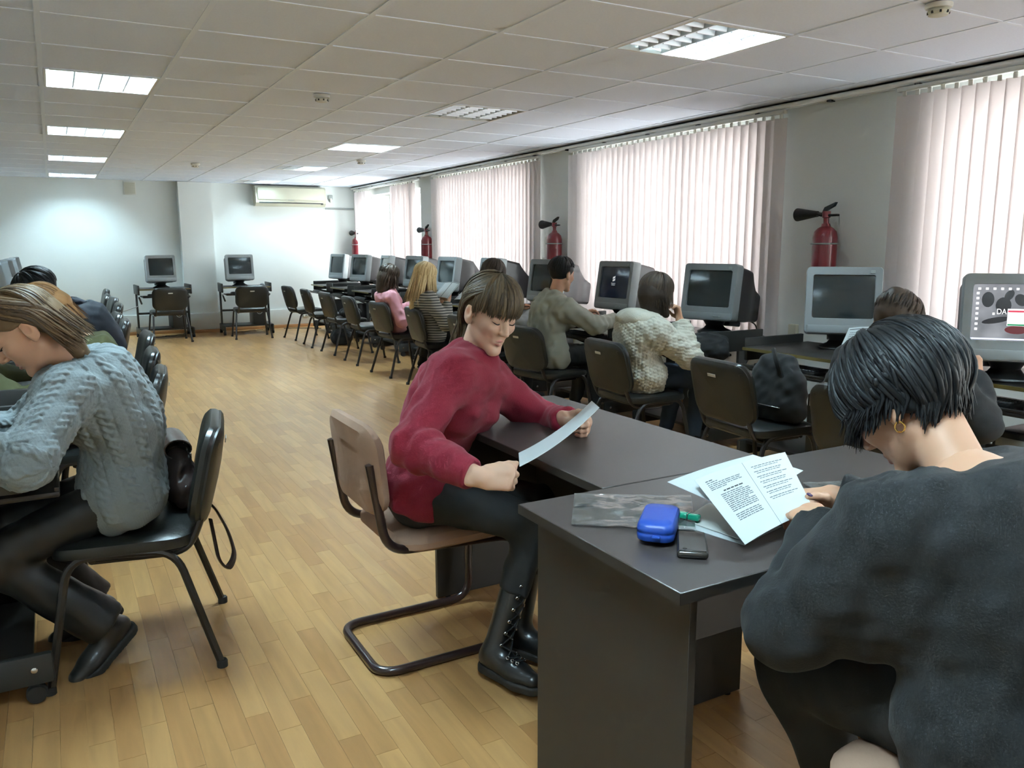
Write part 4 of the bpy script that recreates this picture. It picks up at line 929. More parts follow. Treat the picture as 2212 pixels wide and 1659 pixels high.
        def fsole(X):
            q = X-fl; z = q@uf; d = smin(rc(X, heel-uf*0.0, ball, 0.040*sz, 0.041*sz), rc(X, ball, toe, 0.041*sz, 0.034*sz), 0.02); proj = X-z[:, None]*uf+((heel-fl)@uf)*uf
            d = smin(rc(proj, heel, ball-uf*((ball-heel)@uf), 0.040*sz, 0.042*sz), rc(proj, ball-uf*((ball-heel)@uf), toe-uf*((toe-heel)@uf), 0.042*sz, 0.034*sz), 0.02)
            return smax(smax(d, z-0.026, 0.004), -z-0.002, 0.003)
        pp = np.array([heel, ball, toe, A_+kd*shaft]); sh = sdf_obj(shoe[2], fs, pp.min(0)-0.09, pp.max(0)+0.09, 0.006 if h < 0.009 else 0.01, shoe[0], T, base)
        link('sole', np_mesh('sole', [nets(fsole, pp.min(0)-0.10, pp.max(0)+0.10, 0.006 if h < 0.009 else 0.01)], shoe[1], base), sh)
    if face_detail:
        def fl_(X): return lips_sdf(((X-hc)@B.T)/hs)*hs-0.0006
        mc = hc+(V3(0, 0.08, -0.061)*hs)@B; v, q = nets(fl_, mc-0.035, mc+0.035, 0.002); link('lips', np_mesh('lips', [(v, q)], 'lip', base), T)
        pts = []
        for g in (1, -1):
            lash = [((V3(g*(0.031+0.0155*t), 0.0865-0.010*t*t-0.004*max(0, t), 0.0055-0.003*(1-t*t)+0.0025*t)*hs)@B+hc) for t in np.linspace(-1, 1, 9)]; pts.append((np.array(lash), np.tile(B[2], (9, 1)), 1.0))
        v, q = lock_mesh(pts, 0.0022, 0.0016, 0.25); link('eyelashes', np_mesh('eyelashes', [(v, q)], 'lash', base), T)
        pts = []
        for g in (1, -1):
            br = [((V3(g*(0.034+0.02*t), 0.0915-0.010*max(0, t)-0.013*max(0, t)**2-0.002*max(0,-t), 0.034+0.003*(1-t*t))*hs)@B+hc) for t in np.linspace(-1, 1, 9)]; pts.append((np.array(br), np.tile(B[1], (9, 1)), 1.0))
        v, q = lock_mesh(pts, 0.0030, 0.0016, 0.6); link('eyebrows', np_mesh('eyebrows', [(v, q)], 'lash', base), T)
    return ctx
def hair(ctx, m, groups, cap=0.012, capc=0.01, mass=(), massk=0.03, name='hair', caph=0.006, seed=1, capside=None):
    rg = np.random.default_rng(seed); B, hc, s = ctx['B'], ctx['hc'], ctx['s']; pcs = []
    def fcap(X):
        q = ((X-hc)@B.T)/s; d = (ell(q, CR_C, CR_R+cap))
        d = smax(d, (0.8*q[:, 1]-q[:, 2]-capc)*0.78, 0.012)
        if capside: d = smax(d, -ell(np.stack([np.abs(q[:, 0]), q[:, 1], q[:, 2]], 1), (0.085, 0.012, -0.01), (0.03, 0.034, 0.036)), 0.006)
        d = d*s
        for a, b, ra, rb, n, f in mass: d = smin(d, rc(X, a, b, ra, rb, n, f), massk)
        return d-wob(X, 40, 9)*0.002
    pts = np.array([hc-0.16, hc+0.16]+[np.minimum(a, b)-max(ra, rb)-0.03 for a, b, ra, rb, n, f in mass]+[np.maximum(a, b)+max(ra, rb)+0.03 for a, b, ra, rb, n, f in mass])
    v, q = nets(fcap, pts.min(0), pts.max(0), caph); pcs.append((relax(v, q, 1, 0.4), q)); paths = []
    for g in groups:
        for i in range(g['n']):
            ph = math.radians(rg.uniform(*g['phi'])); th1 = g['th1'](math.degrees(ph)) if callable(g['th1']) else g['th1']; th1 += rg.normal()*g.get('jit', 4); off = g.get('off', 0.012)+rg.uniform(-0.003, 0.005)
            th0 = rg.uniform(*g.get('th0', (4, 40)))
            if th0 > th1-10: th0 = th1-10
            p, nn = scalp_path(B, hc, s, ph, math.radians(th0), math.radians(th1), off, 9, g.get('part', 0.0)+rg.normal()*0.08, g.get('tilt', 0.0), g.get('lift', 0.0))
            pl = [p]; ul = [nn]; L = g.get('drop', 0)
            if callable(L): L = L(math.degrees(ph))
            if 'gather' in g:
                G = np.asarray(g['gather'])+rg.normal(size=3)*g.get('gr', 0.008); k = 5; t = np.linspace(0, 1, k+1)[1:, None]; mid = (p[-1]+G)/2+nn[-1]*0.012
                seg = p[-1]*(1-t)**2+mid*2*t*(1-t)+G*t*t; pl.append(seg); ul.append(np.tile(nn[-1], (k, 1)))
                if 'tail' in g:
                    td = nrm(np.asarray(g['tdir'])+rg.normal(size=3)*g.get('tsp', 0.12)); k = 5; Lt = g['tail']*rg.uniform(0.75, 1.05); t = np.linspace(0, 1, k+1)[1:, None]; pl.append(G+td*Lt*t+V3(0, 0, -0.03)*t*t); ul.append(np.tile(nn[-1], (k, 1)))
            elif L:
                L = L*rg.uniform(0.82, 1.08); k = max(4, int(L/0.025)); d0 = nrm(p[-1]-p[-2]); dd = nrm(np.asarray(g['ddir'](math.degrees(ph)) if callable(g['ddir']) else g['ddir'])+rg.normal(size=3)*g.get('dsp', 0.05)); cur = p[-1]; o = []
                wv = rg.uniform(0, 6); wa = g.get('wave', 0.0)
                for j in range(k):
                    w_ = min(1, (j+1)*g.get('turn', 0.35)); cur = cur+nrm(d0*(1-w_)+dd*w_+nn[-1]*wa*math.sin(wv+j*1.3))*L/k; o.append(cur)
                pl.append(np.array(o)); ul.append(np.tile(nn[-1], (k, 1)))
            paths.append((np.concatenate(pl), np.concatenate(ul), rg.uniform(0.7, 1.15)))
    w = groups[0].get('w', 0.007); v, q = lock_mesh(paths, w, w*0.45); pcs.append((v, q))
    return link(name, np_mesh(name, pcs, m, ctx['base']), ctx['T'])
DN = V3(0, 0, -1)
# ================================================================ THE CAST
# -- woman in red
red = person('young woman in a dark red sweater reading a sheet on the cantilever chair', (0.985, 2.37, 0.555), (1.155, 2.315, 0.965), -32, -52, ((1.187, 2.255, 1.116), -84, 22, -6),
    dict(mat='knit_red', t=0.022, ts=0.020, hem=0.065, h=0.006, cuff=0.03, tcuff=0.7, nk=0.012, nkh=0.028), dict(mat='jeans_black', h=0.006, cut=0.175, t=0.003), (1.22, 2.14, 0.11), (1.09, 2.06, 0.11),
    (1.415, 2.15, 0.772), (0.955, 1.88, 0.712), s=0.97, h=0.006, pole_l=V3(0.6, 0.5, -0.5), pole_r=V3(-1, 0.25, -0.5), toe_l=V3(0.5, -0.85, 0), toe_r=V3(0.28, -0.96, 0), skin='skin_pale', kp=V3(0.75, -0.3, 0.9), face_detail=True, hand_h=0.0035,
    hands=dict(r=dict(d=V3(0.86, -0.5, 0.02), n=V3(0.4, 0.8, -0.4), side=V3(0.1, 0.35, 0.95), curl=(52, 75, 45), spread=0.1, thumb=(0.35, 1.0, 0.35)), l=dict(d=V3(0.25, -0.92, -0.08), n=V3(-0.85, -0.3, -0.1), side=V3(0, 0, 1), curl=(50, 62, 40), spread=0.2, thumb=(0.5, 0.9, 0.3))),
    shoe=('boot_leather', 'sole', 'boot', 0.225), fold=0.008, armlen=(0.285, 0.255))
B_ = red['B']; gth = red['hc']+(V3(0, -0.105, -0.075)*0.97)@B_
hair(red, 'hair_brown', [dict(n=230, phi=(-64, 64), th0=(2, 55), th1=lambda p: 96-abs(p)*0.02, jit=3, off=0.015, w=0.005, lift=0.004), dict(n=170, phi=(104, 136), th0=(4, 50), th1=96, part=-0.95, gather=gth, gr=0.012, tail=0.17, tdir=V3(-0.1, 0.1, -1), off=0.013),
    dict(n=170, phi=(-136, -104), th0=(4, 50), th1=96, part=0.95, gather=gth, gr=0.012, tail=0.17, tdir=V3(-0.1, 0.1, -1), off=0.013), dict(n=160, phi=(128, 232), th0=(5, 60), th1=100, gather=gth, gr=0.014, tail=0.16, tdir=V3(-0.1, 0.15, -1), off=0.014),
    dict(n=26, phi=(64, 80), th0=(10, 40), th1=104, jit=5, off=0.012), dict(n=26, phi=(-80, -64), th0=(10, 40), th1=104, jit=5, off=0.012)], cap=0.012, capc=-0.008, capside=True, caph=0.005)
# -- woman in the grey cable-knit sweater
def cable(v, q, c):
    n = vnormals(v, q); out = np.zeros(len(v))
    def pat(uu, vv, colw):
        k = np.floor(uu/colw+0.5); sx = (uu-k*colw)/(colw/2); ph = vv*2*PI/0.052+k*0.7; x1 = 0.26*np.sin(ph); h = np.zeros_like(uu)
        for x, sg in ((x1, 1), (-x1, -1)):
            r = np.clip(1-((sx-x)/0.26)**2, 0, None)**0.5; h = np.maximum(h, r*(1+0.25*sg*np.cos(ph)))
        moss = 0.5*np.sin(uu*2*PI/0.013)*np.sin(vv*2*PI/0.013); w_ = np.abs(sx) > 0.62
        return np.where(w_, 0.30*moss+0.1, h-0.15*(np.abs(np.abs(sx)-0.57) < 0.06))
    # torso
    rel = v-c['P']; hgt = rel@c['u']; ax = rel-hgt[:, None]*c['u']; ang = np.arctan2(ax@c['lc'], -(ax@c['fc'])); pt = pat(ang*0.165, hgt, 0.074)
    da = {}
    for nm, S_, E_, W_ in (('L', c['SL'], c['EL'], c['WL']), ('R', c['SR'], c['ER'], c['WR'])):
        d1 = rc(v, S_, E_, 0.05, 0.045); d2 = rc(v, E_, W_, 0.045, 0.03); dm = np.minimum(d1, d2)
        fd = nrm(W_-E_); ud = nrm(E_-S_); up_ = d1 < d2
        a0 = np.where(up_[:, None], S_, E_); dd = np.where(up_[:, None], ud, fd); r = v-a0; al = (r*dd).sum(1); pp = r-al[:, None]*dd; ref = nrm(np.cross(ud, fd)); r2 = np.cross(dd, ref); an = np.arctan2((pp*r2).sum(1), pp@ref)
        da[nm] = (dm, pat(an*0.062, al+np.where(up_, 0, 0.27), 0.062))
    dt = prims_sdf(v, [(c['P'], c['M'], 0.13, 0.125, c['fc'], 0.74), (c['M'], c['C'], 0.125, 0.14, c['fc'], 0.72)], 0.03)
    h = pt
    for nm in 'LR': h = np.where(da[nm][0] < dt+0.0, da[nm][1], h)
    rib = hgt < -0.028
    h = np.where(rib, 0.6*np.abs(np.sin(ang*0.165*2*PI/0.014)), h)
    return v+n*(h*0.0052)[:, None]
gry = person('woman in a grey cable-knit sweater bent over the desk at the left edge', (0.140, 2.83, 0.555), (0.025, 2.80, 0.985), 172, 176, ((-0.085, 2.755, 1.085), 183, 40, 6),
    dict(mat='knit_grey', t=0.026, ts=0.024, hem=0.085, h=0.0038, cuff=0.03, nk=0.0), dict(mat='leather_pants', h=0.008, flare=0.035, cut=0.0), (0.05, 2.76, 0.135), (0.02, 3.02, 0.12), (-0.30, 2.60, 0.80), (-0.34, 2.98, 0.78), s=0.98, h=0.008, bulge=0.07,
    pole_l=V3(0.25, -0.9, -0.45), toe_l=V3(-0.72, -0.42, -0.5), toe_r=V3(-0.85, 0.1, -0.4), kp=V3(-1, 0, 0.5), face_detail=True, post=cable, fold=0.006, shoe=('boot_leather', 'sole', 'boot', 0.10), sh_f=0.03)
_gd = lambda p: V3(0.72, -0.02, -0.70)
hair(gry, 'hair_ombre', [dict(n=260, phi=(96, 130), th0=(3, 40), th1=94, jit=5, off=0.011, w=0.0048, part=-1.0, drop=0.14, ddir=_gd, turn=0.45, dsp=0.05), dict(n=300, phi=(120, 235), th0=(4, 60), th1=96, off=0.012, drop=0.14, ddir=_gd, turn=0.45, dsp=0.05),
    dict(n=120, phi=(-130, -96), th0=(4, 40), th1=94, part=1.0, off=0.012, drop=0.14, ddir=V3(0.65, 0.2, -0.7), turn=0.4)], cap=0.010, capc=-0.004, capside=True, caph=0.006,
    mass=[(gry['hc']+(V3(0.0, -0.07, 0.0))@gry['B'], gry['hc']+V3(0.145, 0.02, -0.10), 0.066, 0.034, V3(0.4, 0, 1), 0.8)], seed=3)
# -- student with auburn hair behind her
aub = person('student with long auburn hair and an olive jacket, mostly hidden behind the grey sweater', (0.13, 4.12, 0.55), (0.06, 4.10, 0.915), 176, 178, ((-0.060, 4.07, 1.045), 184, 38, 0), dict(mat='olive', t=0.02, ts=0.018, hem=0.09, name='jacket'), dict(mat='jeans_black'),
    (-0.25, 4.0, 0.11), (-0.25, 4.22, 0.11), (-0.30, 3.95, 0.80), (-0.30, 4.25, 0.80), s=0.95, h=0.011, bulge=0.06)
hair(aub, 'hair_auburn', [dict(n=220, phi=(20, 130), th0=(4, 40), th1=88, off=0.013, w=0.006, drop=0.15, ddir=V3(0.62, 0.0, -0.78), turn=0.4), dict(n=110, phi=(130, 230), th0=(4, 60), th1=92, off=0.014, drop=0.15, ddir=V3(0.62, 0.04, -0.78), turn=0.4)], capc=0.0, caph=0.009,
    mass=[(aub['hc']+(V3(0, -0.08, 0))@aub['B'], aub['hc']+V3(0.12, 0.02, -0.12), 0.068, 0.045, V3(0.4, 0, 1), 0.7)], seed=4)
# -- student in navy
nav = person('student with short dark hair and a navy shirt in the left row', (0.19, 4.93, 0.56), (0.065, 4.92, 1.005), 177, 178, ((-0.080, 4.90, 1.088), 183, 40, 0), dict(mat='navy_shirt', t=0.022, ts=0.02, hem=0.09, name='shirt'), dict(mat='jeans_black'),
    (-0.25, 4.8, 0.11), (-0.25, 5.05, 0.11), (-0.30, 4.75, 0.80), (-0.30, 5.1, 0.80), s=1.0, h=0.011, bulge=0.07, woman=False, sh_w=0.175, sh_d=0.05)
hair(nav, 'hair_black', [dict(n=260, phi=(0, 360), th0=(2, 70), th1=lambda p: 84+(25 if 110 < p < 250 else 0), off=0.012, w=0.007, lift=0.004, jit=6)], capc=0.012, caph=0.009, seed=5)
_cl = nav; _cn = _cl['Nk']+_cl['nd']*0.035+V3(0.03, 0, 0.02)
MB().loft([[tuple(Vector(_cn-np.array(_cl['base'])+(adir(a)*r)+_cl['nd']*z)) for a in range(0, 360, 15)] for r, z in ((0.062, -0.03), (0.072, 0.0), (0.066, 0.045), (0.060, 0.045), (0.064, 0.0))], caps=False).build('collar', 'navy_shirt', nav['T'])
# -- woman in black at the near desk
blk = person('woman with short black hair in a black sweater at the near desk', (1.34, 0.66, 0.55), (1.335, 0.795, 0.945), 88, 96, ((1.350, 0.925, 1.038), 100, 44, 4),
    dict(mat='black_knit', t=0.055, ts=0.030, hem=0.10, extra=lambda c: [((c['SL']+c['EL'])/2, c['M']+c['lc']*0.08, 0.085, 0.10, None, 1), (c['EL'], c['M']+c['lc']*0.08, 0.055, 0.10, None, 1), ((c['SR']+c['ER'])/2, c['M']-c['lc']*0.08, 0.085, 0.10, None, 1)], h=0.008, cuff=0.01, tcuff=0.9, nk=0.0), dict(mat='jeans_black', t=0.012, h=0.01), (1.30, 0.86, 0.11), (1.48, 0.86, 0.11), (1.29, 1.03, 0.785), (1.490, 1.185, 0.766), s=1.02, h=0.008, pole_l=V3(-0.7, 0.1, -0.8), pole_r=V3(0.9, 0, -0.7), bulge=0.045, sh_w=0.155, fold=0.007, hand_h=0.0035, face_detail=True, hh=0.0045,
    hands=dict(r=dict(d=V3(-0.97, 0.22, -0.02), n=V3(0.0, 0.3, -0.95), side=V3(-0.2, -0.93, -0.3), curl=(2, 6, 6), spread=0.3, thumb=(0.25, 1.0, -1.05)), l=dict(d=V3(0.25, 0.9, 0.0), n=V3(0.2, 0, -1), side=V3(1, -0.2, 0), curl=(25, 30, 20))), kp=V3(-0.06, 1, 0.35), sh_f=0.03)
hair(blk, 'hair_black', [dict(n=620, phi=(70, 300), th0=(2, 88), th1=lambda p: 126 if 115 < p < 245 else 102, jit=6, off=0.025, w=0.0052, lift=0.010, drop=0.045, ddir=lambda p: (V3(0, 0.1, -1)-blk['B'][1]*0.1), turn=0.5, dsp=0.12), dict(n=260, phi=(-60, 75), th0=(2, 60), th1=94, off=0.023, drop=0.05, ddir=DN, dsp=0.12, lift=0.008),
    dict(n=120, phi=(60, 100), th0=(20, 60), th1=92, off=0.02, drop=0.05, ddir=lambda p: V3(-0.1, 0.3, -1), dsp=0.1)], cap=0.027, capc=0.012, caph=0.007, seed=6)
_e = blk['hc']+(V3(0.082, -0.006, -0.046)*1.02)@blk['B']-np.array(blk['base'])
MB().tube([tuple(Vector(_e)+Vector(tuple(blk['B'][1]))*0.009*math.cos(a)+Vector(tuple(blk['B'][2]))*0.009*math.sin(a)) for a in np.linspace(0, 2*PI, 17)[:-1]], 0.0016, 6, closed=True).build('earring', 'gold', blk['T'])
_t = Vector(tuple(blk['tips']['r']-np.array(blk['base']))); _nd = Vector((-0.93, 0.0, 0.2)).normalized(); _nn = Vector((0.15, -0.35, 0.9)); _nn = (_nn-_nd*_nn.dot(_nd)).normalized(); _ns = _nd.cross(_nn)
MB().loft([[tuple(_t-_nd*0.002+_nn*(0.0062+0.0022*k)+_nd*(math.cos(a)*0.0095*r_)+_ns*(math.sin(a)*0.0062*r_)) for a in np.linspace(0, 2*PI, 15)[:-1]] for k, r_ in ((-0.6, 1.0), (0.3, 0.95), (0.7, 0.6), (0.8, 0.2))]).build('thumbnail', 'nail_dark', blk['T'])
# -- reader in black behind her
rdr = person('reader in black with dark brown hair holding papers, near the right edge', (3.02, 2.12, 0.55), (2.985, 2.13, 0.885), 5, 5, ((3.01, 2.135, 1.000), 6, 40, 0), dict(mat='black_cloth', t=0.035, ts=0.03, hem=0.09, name='jacket'), dict(mat='jeans_black'),
    (3.42, 2.25, 0.11), (3.42, 2.0, 0.11), (3.20, 2.38, 0.86), (3.28, 1.95, 0.80), s=1.0, h=0.011, bulge=0.05, sh_w=0.185)
hair(rdr, 'hair_dark', [dict(n=260, phi=(0, 360), th0=(2, 70), th1=95, off=0.016, w=0.008, lift=0.004, jit=6)], cap=0.016, caph=0.009, seed=7,
    mass=[(rdr['hc']+(V3(0, -0.075, 0.07))@rdr['B'], rdr['hc']+(V3(0, -0.085, 0.075))@rdr['B'], 0.048, 0.045, None, 1)], massk=0.02)
# -- woman in the white hooded sweater
def chunky(v, q, c):
    n = vnormals(v, q); rel = v-c['P']; hg = rel@c['u']; ax = rel-hg[:, None]*c['u']; ang = np.arctan2(ax@c['lc'], ax@c['fc'])*0.17
    return v+n*((np.abs(np.sin(ang*PI/0.021))*0.6+0.4*np.sin(hg*2*PI/0.02)*np.sign(np.sin(ang*PI/0.021)))*0.0045)[:, None]
wht = person('woman in a chunky white hooded sweater with her hand at her chin', (3.10, 3.93, 0.54), (3.10, 3.91, 0.885), -4, -12, ((3.195, 3.89, 1.030), -10, 12, 0), dict(mat='knit_white', t=0.034, ts=0.030, hem=0.10, h=0.006, nk=0.0), dict(mat='jeans_blue'),
    (3.42, 4.05, 0.11), (3.42, 3.78, 0.11), (3.45, 4.05, 0.76), (3.30, 3.80, 0.875), s=0.97, h=0.009, pole_r=V3(0.1, -0.5, -1), bulge=0.04, face_detail=True, hh=0.006, hands=dict(r=dict(d=V3(-0.1, 0.25, 0.95), n=V3(-0.9, 0.2, 0.1), side=V3(0.1, 0.9, 0.2), curl=(45, 50, 30))), fold=0.008, post=chunky)
sdf_obj('hood', lambda X: smin(ell(X, wht['Nk']+V3(-0.075, 0, 0.005), (0.085, 0.135, 0.062)), rc(X, wht['Nk']+V3(0.02, 0.09, 0.0), wht['Nk']+V3(0.02, -0.09, 0.0), 0.045, 0.045), 0.05)-wob(X, 30, 2)*0.008, wht['Nk']-0.26, wht['Nk']+0.26, 0.009, 'knit_white', wht['T'], wht['base'])
hair(wht, 'hair_dark', [dict(n=200, phi=(38, 322), th0=(2, 50), th1=lambda p: 92, off=0.016, w=0.008, drop=0.115, ddir=lambda p: V3(0.12, 0, -1), turn=0.5, lift=0.003), dict(n=70, phi=(-42, 42), th0=(2, 40), th1=92, off=0.016, w=0.008)], cap=0.014, capc=0.0, caph=0.008, seed=8,
    mass=[(wht['hc']+V3(-0.055, 0.0, 0), wht['hc']+V3(-0.045, 0.0, -0.11), 0.078, 0.055, None, 1), (wht['hc']+V3(-0.005, -0.062, -0.01), wht['hc']+V3(0.02, -0.062, -0.12), 0.028, 0.022, None, 1)])
# -- man in the pale sweater
man = person('man with short dark hair in a pale sage sweater reaching across the desk', (3.10, 5.00, 0.54), (3.13, 4.99, 0.945), 2, -6, ((3.205, 4.98, 1.115), 14, 10, 0), dict(mat='sweat_sage', t=0.026, ts=0.022, hem=0.09, h=0.009, nk=0.006, nkh=0.02), dict(mat='jeans_black'),
    (3.42, 5.12, 0.11), (3.42, 4.86, 0.11), (3.55, 5.22, 0.79), (3.66, 4.92, 0.775), s=1.0, h=0.009, pole_r=V3(0, -0.5, -1), woman=False, sh_w=0.18, hh=0.007, fold=0.010, armlen=(0.30, 0.28))
hair(man, 'hair_black', [dict(n=240, phi=(0, 360), th0=(2, 70), th1=lambda p: 72+(26 if 90 < p < 270 else 0), off=0.010, w=0.006, lift=0.003, jit=5)], cap=0.008, capc=0.016, caph=0.008, seed=9)
# -- dark-haired woman behind the woman in red
drk = person('woman with long dark hair and a grey top, half hidden behind the woman in red', (3.10, 5.99, 0.54), (3.10, 5.98, 0.92), 0, -2, ((3.175, 5.97, 1.085), 2, 18, 0), dict(mat='grey_top', t=0.016, ts=0.014, hem=0.08), dict(mat='jeans_black'),
    (3.42, 6.1, 0.11), (3.42, 5.86, 0.11), (3.50, 6.15, 0.78), (3.50, 5.85, 0.78), s=0.97, h=0.012)
hair(drk, 'hair_dark', [dict(n=220, phi=(35, 325), th0=(2, 50), th1=92, off=0.016, w=0.009, drop=0.27, ddir=lambda p: V3(-0.28, -0.05, -1), turn=0.4)], cap=0.014, capc=0.0, caph=0.01, seed=10, mass=[(drk['hc']+V3(-0.06, 0, 0), drk['hc']+V3(-0.14, -0.02, -0.24), 0.08, 0.05, V3(1, 0, 0.3), 0.7)])
# -- blonde woman
bln = person('woman with long blonde hair in a grey striped cardigan reading papers', (3.05, 6.96, 0.54), (2.955, 6.94, 0.905), -4, -14, ((2.975, 6.925, 1.045), -8, 16, 0), dict(mat='striped_knit', t=0.022, ts=0.018, hem=0.12, name='cardigan', nk=0.0), dict(mat='jeans_black'),
    (3.40, 7.08, 0.11), (3.40, 6.84, 0.11), (3.17, 7.0, 0.82), (3.13, 6.80, 0.82), s=0.97, h=0.010, pole_r=V3(0.2, -0.5, -1), hh=0.007, bulge=0.04)
hair(bln, 'hair_blonde', [dict(n=280, phi=(28, 332), th0=(2, 50), th1=92, off=0.015, w=0.008, drop=lambda p: 0.30 if 90 < p < 270 else 0.16, ddir=lambda p: V3(-0.28 if 90 < p < 270 else 0.05, 0.0, -1), turn=0.35, lift=0.003)], cap=0.013, capc=0.0, caph=0.009, seed=11, mass=[(bln['hc']+V3(-0.055, 0, 0), bln['hc']+V3(-0.14, 0.0, -0.27), 0.075, 0.04, V3(1, 0, 0.3), 0.7)])
# -- woman in pink
pnk = person('woman with a brown bob in a pink top', (3.06, 7.92, 0.54), (2.95, 7.90, 0.875), -6, -16, ((2.985, 7.885, 1.005), -6, 22, 0), dict(mat='pink_top', t=0.018, ts=0.016, hem=0.09, name='blouse'), dict(mat='jeans_black'),
    (3.40, 8.05, 0.11), (3.40, 7.8, 0.11), (3.35, 8.0, 0.74), (3.20, 7.72, 0.70), s=0.97, h=0.011, pole_r=V3(-0.1, -0.5, -1), hh=0.008)
hair(pnk, 'hair_dark', [dict(n=220, phi=(38, 322), th0=(2, 50), th1=92, off=0.017, w=0.009, drop=0.14, ddir=lambda p: V3(-0.12, 0, -1), turn=0.5, dsp=0.2, lift=0.006, wave=0.3), dict(n=50, phi=(-40, 40), th0=(2, 30), th1=70, off=0.016, w=0.009, part=0.6)], cap=0.016, capc=0.0, caph=0.01, seed=12, mass=[(pnk['hc']+V3(-0.05, 0, 0), pnk['hc']+V3(-0.075, 0, -0.10), 0.085, 0.07, None, 1)])
# ================================================================ SMALL THINGS
def quad_sheet(c, bow=0.0, bdir=(0, 0, 1), wr=0.0, seed=0):
    """c: four corners TL TR BR BL -> surface fn(u across, v down)"""
    TL, TR, BR, BL = [Vector(p) for p in c]; bd = Vector(bdir)
    def fn(u, v, off=0.0):
        p = TL*(1-u)*(1-v)+TR*u*(1-v)+BR*u*v+BL*(1-u)*v
        n = ((TR-TL).cross(BL-TL)).normalized()
        if n.z < 0: n = -n
        w = wr*(math.sin(9*u+3*v+seed)*math.sin(7*v-4*u+seed*2)+0.5*math.sin(23*u+11*v)) if wr else 0
        return p+bd*(bow*4*u*(1-u))+n*(off+w)
    return fn
def text_lines(parent, fn, rows, m='ink', th=0.0002, off=0.0006, name='printed_text'):
    b = MB(); rg = random.Random(3)
    for (v, u0, u1, hgt) in rows:
        u = u0
        while u < u1-0.01:
            w = min(rg.uniform(0.015, 0.06), u1-u); b.sheet(lambda a, c, u=u, w=w: fn(u+a*w, v+(c-0.5)*hgt, off), 3, 2, th); u += w+0.008
    o = b.build(name, m, parent, False); o['kind'] = 'stuff'; return o
# -- the double page in the hands of the woman in black
def paper_thing(label, c, bow=0.0, bdir=(0, 0, 1), m='paper', group=None, nu=12, nv=8, wr=0.0, seed=0, th=0.0007):
    o = thing('paper_sheet', label, 'paper', (0, 0, 0), 0, group); fn = quad_sheet(c, bow, bdir, wr, seed)
    base = fn(0.5, 0.5); o.location = base; f2 = lambda u, v, off=0.0: fn(u, v, off)-base
    MB().sheet(lambda u, v: f2(u, v), nu, nv, th).build('sheet', m, o); return o, f2
pp, f_ = paper_thing('printed double page held up by the woman in black over the near desk', [(1.158, 1.270, 0.832), (1.440, 1.280, 0.855), (1.375, 1.135, 0.768), (1.130, 1.090, 0.752)], 0.006)
rows = [(0.09, 0.07, 0.14, 0.014), (0.12, 0.07, 0.18, 0.010), (0.15, 0.07, 0.42, 0.010), (0.175, 0.07, 0.40, 0.010), (0.20, 0.07, 0.42, 0.010), (0.225, 0.07, 0.24, 0.010)]
rows += [(0.33+0.026*k, 0.12, 0.43 if k % 6 else 0.36, 0.011) for k in range(11)]+[(0.645+0.026*k, 0.12, 0.42, 0.011) for k in range(4)]
for k in range(7): rows += [(0.11+0.085*k, 0.56, 0.93-0.05*(k % 2), 0.011), (0.14+0.085*k, 0.58, 0.86, 0.009)]
text_lines(pp, f_, rows)
text_lines(pp, f_, [(0.29, 0.17, 0.39, 0.018)], 'ink_dark', name='heading')
b = MB(); b.sheet(lambda a, c: f_(0.499+0.003*a, c, 0.0006), 2, 8, 0.0002); b.build('fold_line', 'ink', pp, False)
paper_thing('lower sheets behind the double page of the woman in black', [(1.130, 1.325, 0.818), (1.395, 1.335, 0.842), (1.475, 1.255, 0.812), (1.19, 1.16, 0.782)], 0.004)
# -- loose things on the near desk
pf, ff = paper_thing('printed pages lying on the near desk beside the green lighter', [(1.160, 1.300, 0.7318), (1.293, 1.366, 0.7318), (1.335, 1.205, 0.7345), (1.178, 1.150, 0.7345)], 0.003, m='paper_grey', th=0.0016)
text_lines(pf, ff, [(0.12+0.1*k, 0.1, 0.7-0.1*(k % 3), 0.012) for k in range(8)]); text_lines(pf, ff, [(0.06, 0.62, 0.9, 0.04)], 'ink_dark', name='heading')
paper_thing('lowest white page of the stack by the phone', [(1.135, 1.292, 0.7306), (1.27, 1.34, 0.7306), (1.32, 1.17, 0.7306), (1.168, 1.130, 0.7306)], th=0.0008)
def film(label, c, h):
    o = thing('plastic_sleeve', label, 'plastic sleeve'); fn = quad_sheet(c, 0, (0, 0, 1), 0.0016, 1); base = fn(0.5, 0.5); o.location = base
    MB().sheet(lambda u, v: fn(u, v)-base+Vector((0, 0, 0.0012+h*math.sin(PI*u)*math.sin(PI*v)*0.4)), 28, 18, 0.0003).build('front_film', 'plastic_film', o)
    MB().sheet(lambda u, v: fn(u, v, -0.0012)-base, 20, 12, 0.0003).build('back_film', 'plastic_film', o)
    MB().tube([tuple(fn(k/10, 0)-base+Vector((0, 0, 0.001))) for k in range(11)], 0.0012, 5).build('seam', 'plastic_film', o)
film('crumpled clear plastic sleeve on the near desk left of the blue case', [(1.052, 1.572, 0.7345), (1.290, 1.425, 0.7345), (1.135, 1.235, 0.7345), (0.930, 1.400, 0.7345)], 0.006)
film('clear plastic sleeve beside the hand of the woman in black', [(1.60, 1.36, 0.7345), (1.78, 1.30, 0.7345), (1.72, 1.12, 0.7345), (1.54, 1.18, 0.7345)], 0.006)
bc = thing('glasses_case', 'bright blue zipped case on the near desk', 'case', (1.057, 1.262, 0.7385), math.radians(43.8))
o_ = rrect(0.150, 0.076, 0.022, 6)
MB().loft([[(x*k, y*k, z) for x, y in o_] for k, z in ((0.90, 0.0), (0.97, 0.003), (1.0, 0.010), (1.0, 0.016), (0.985, 0.0175))]).build('lower_shell', 'blue_case', bc)
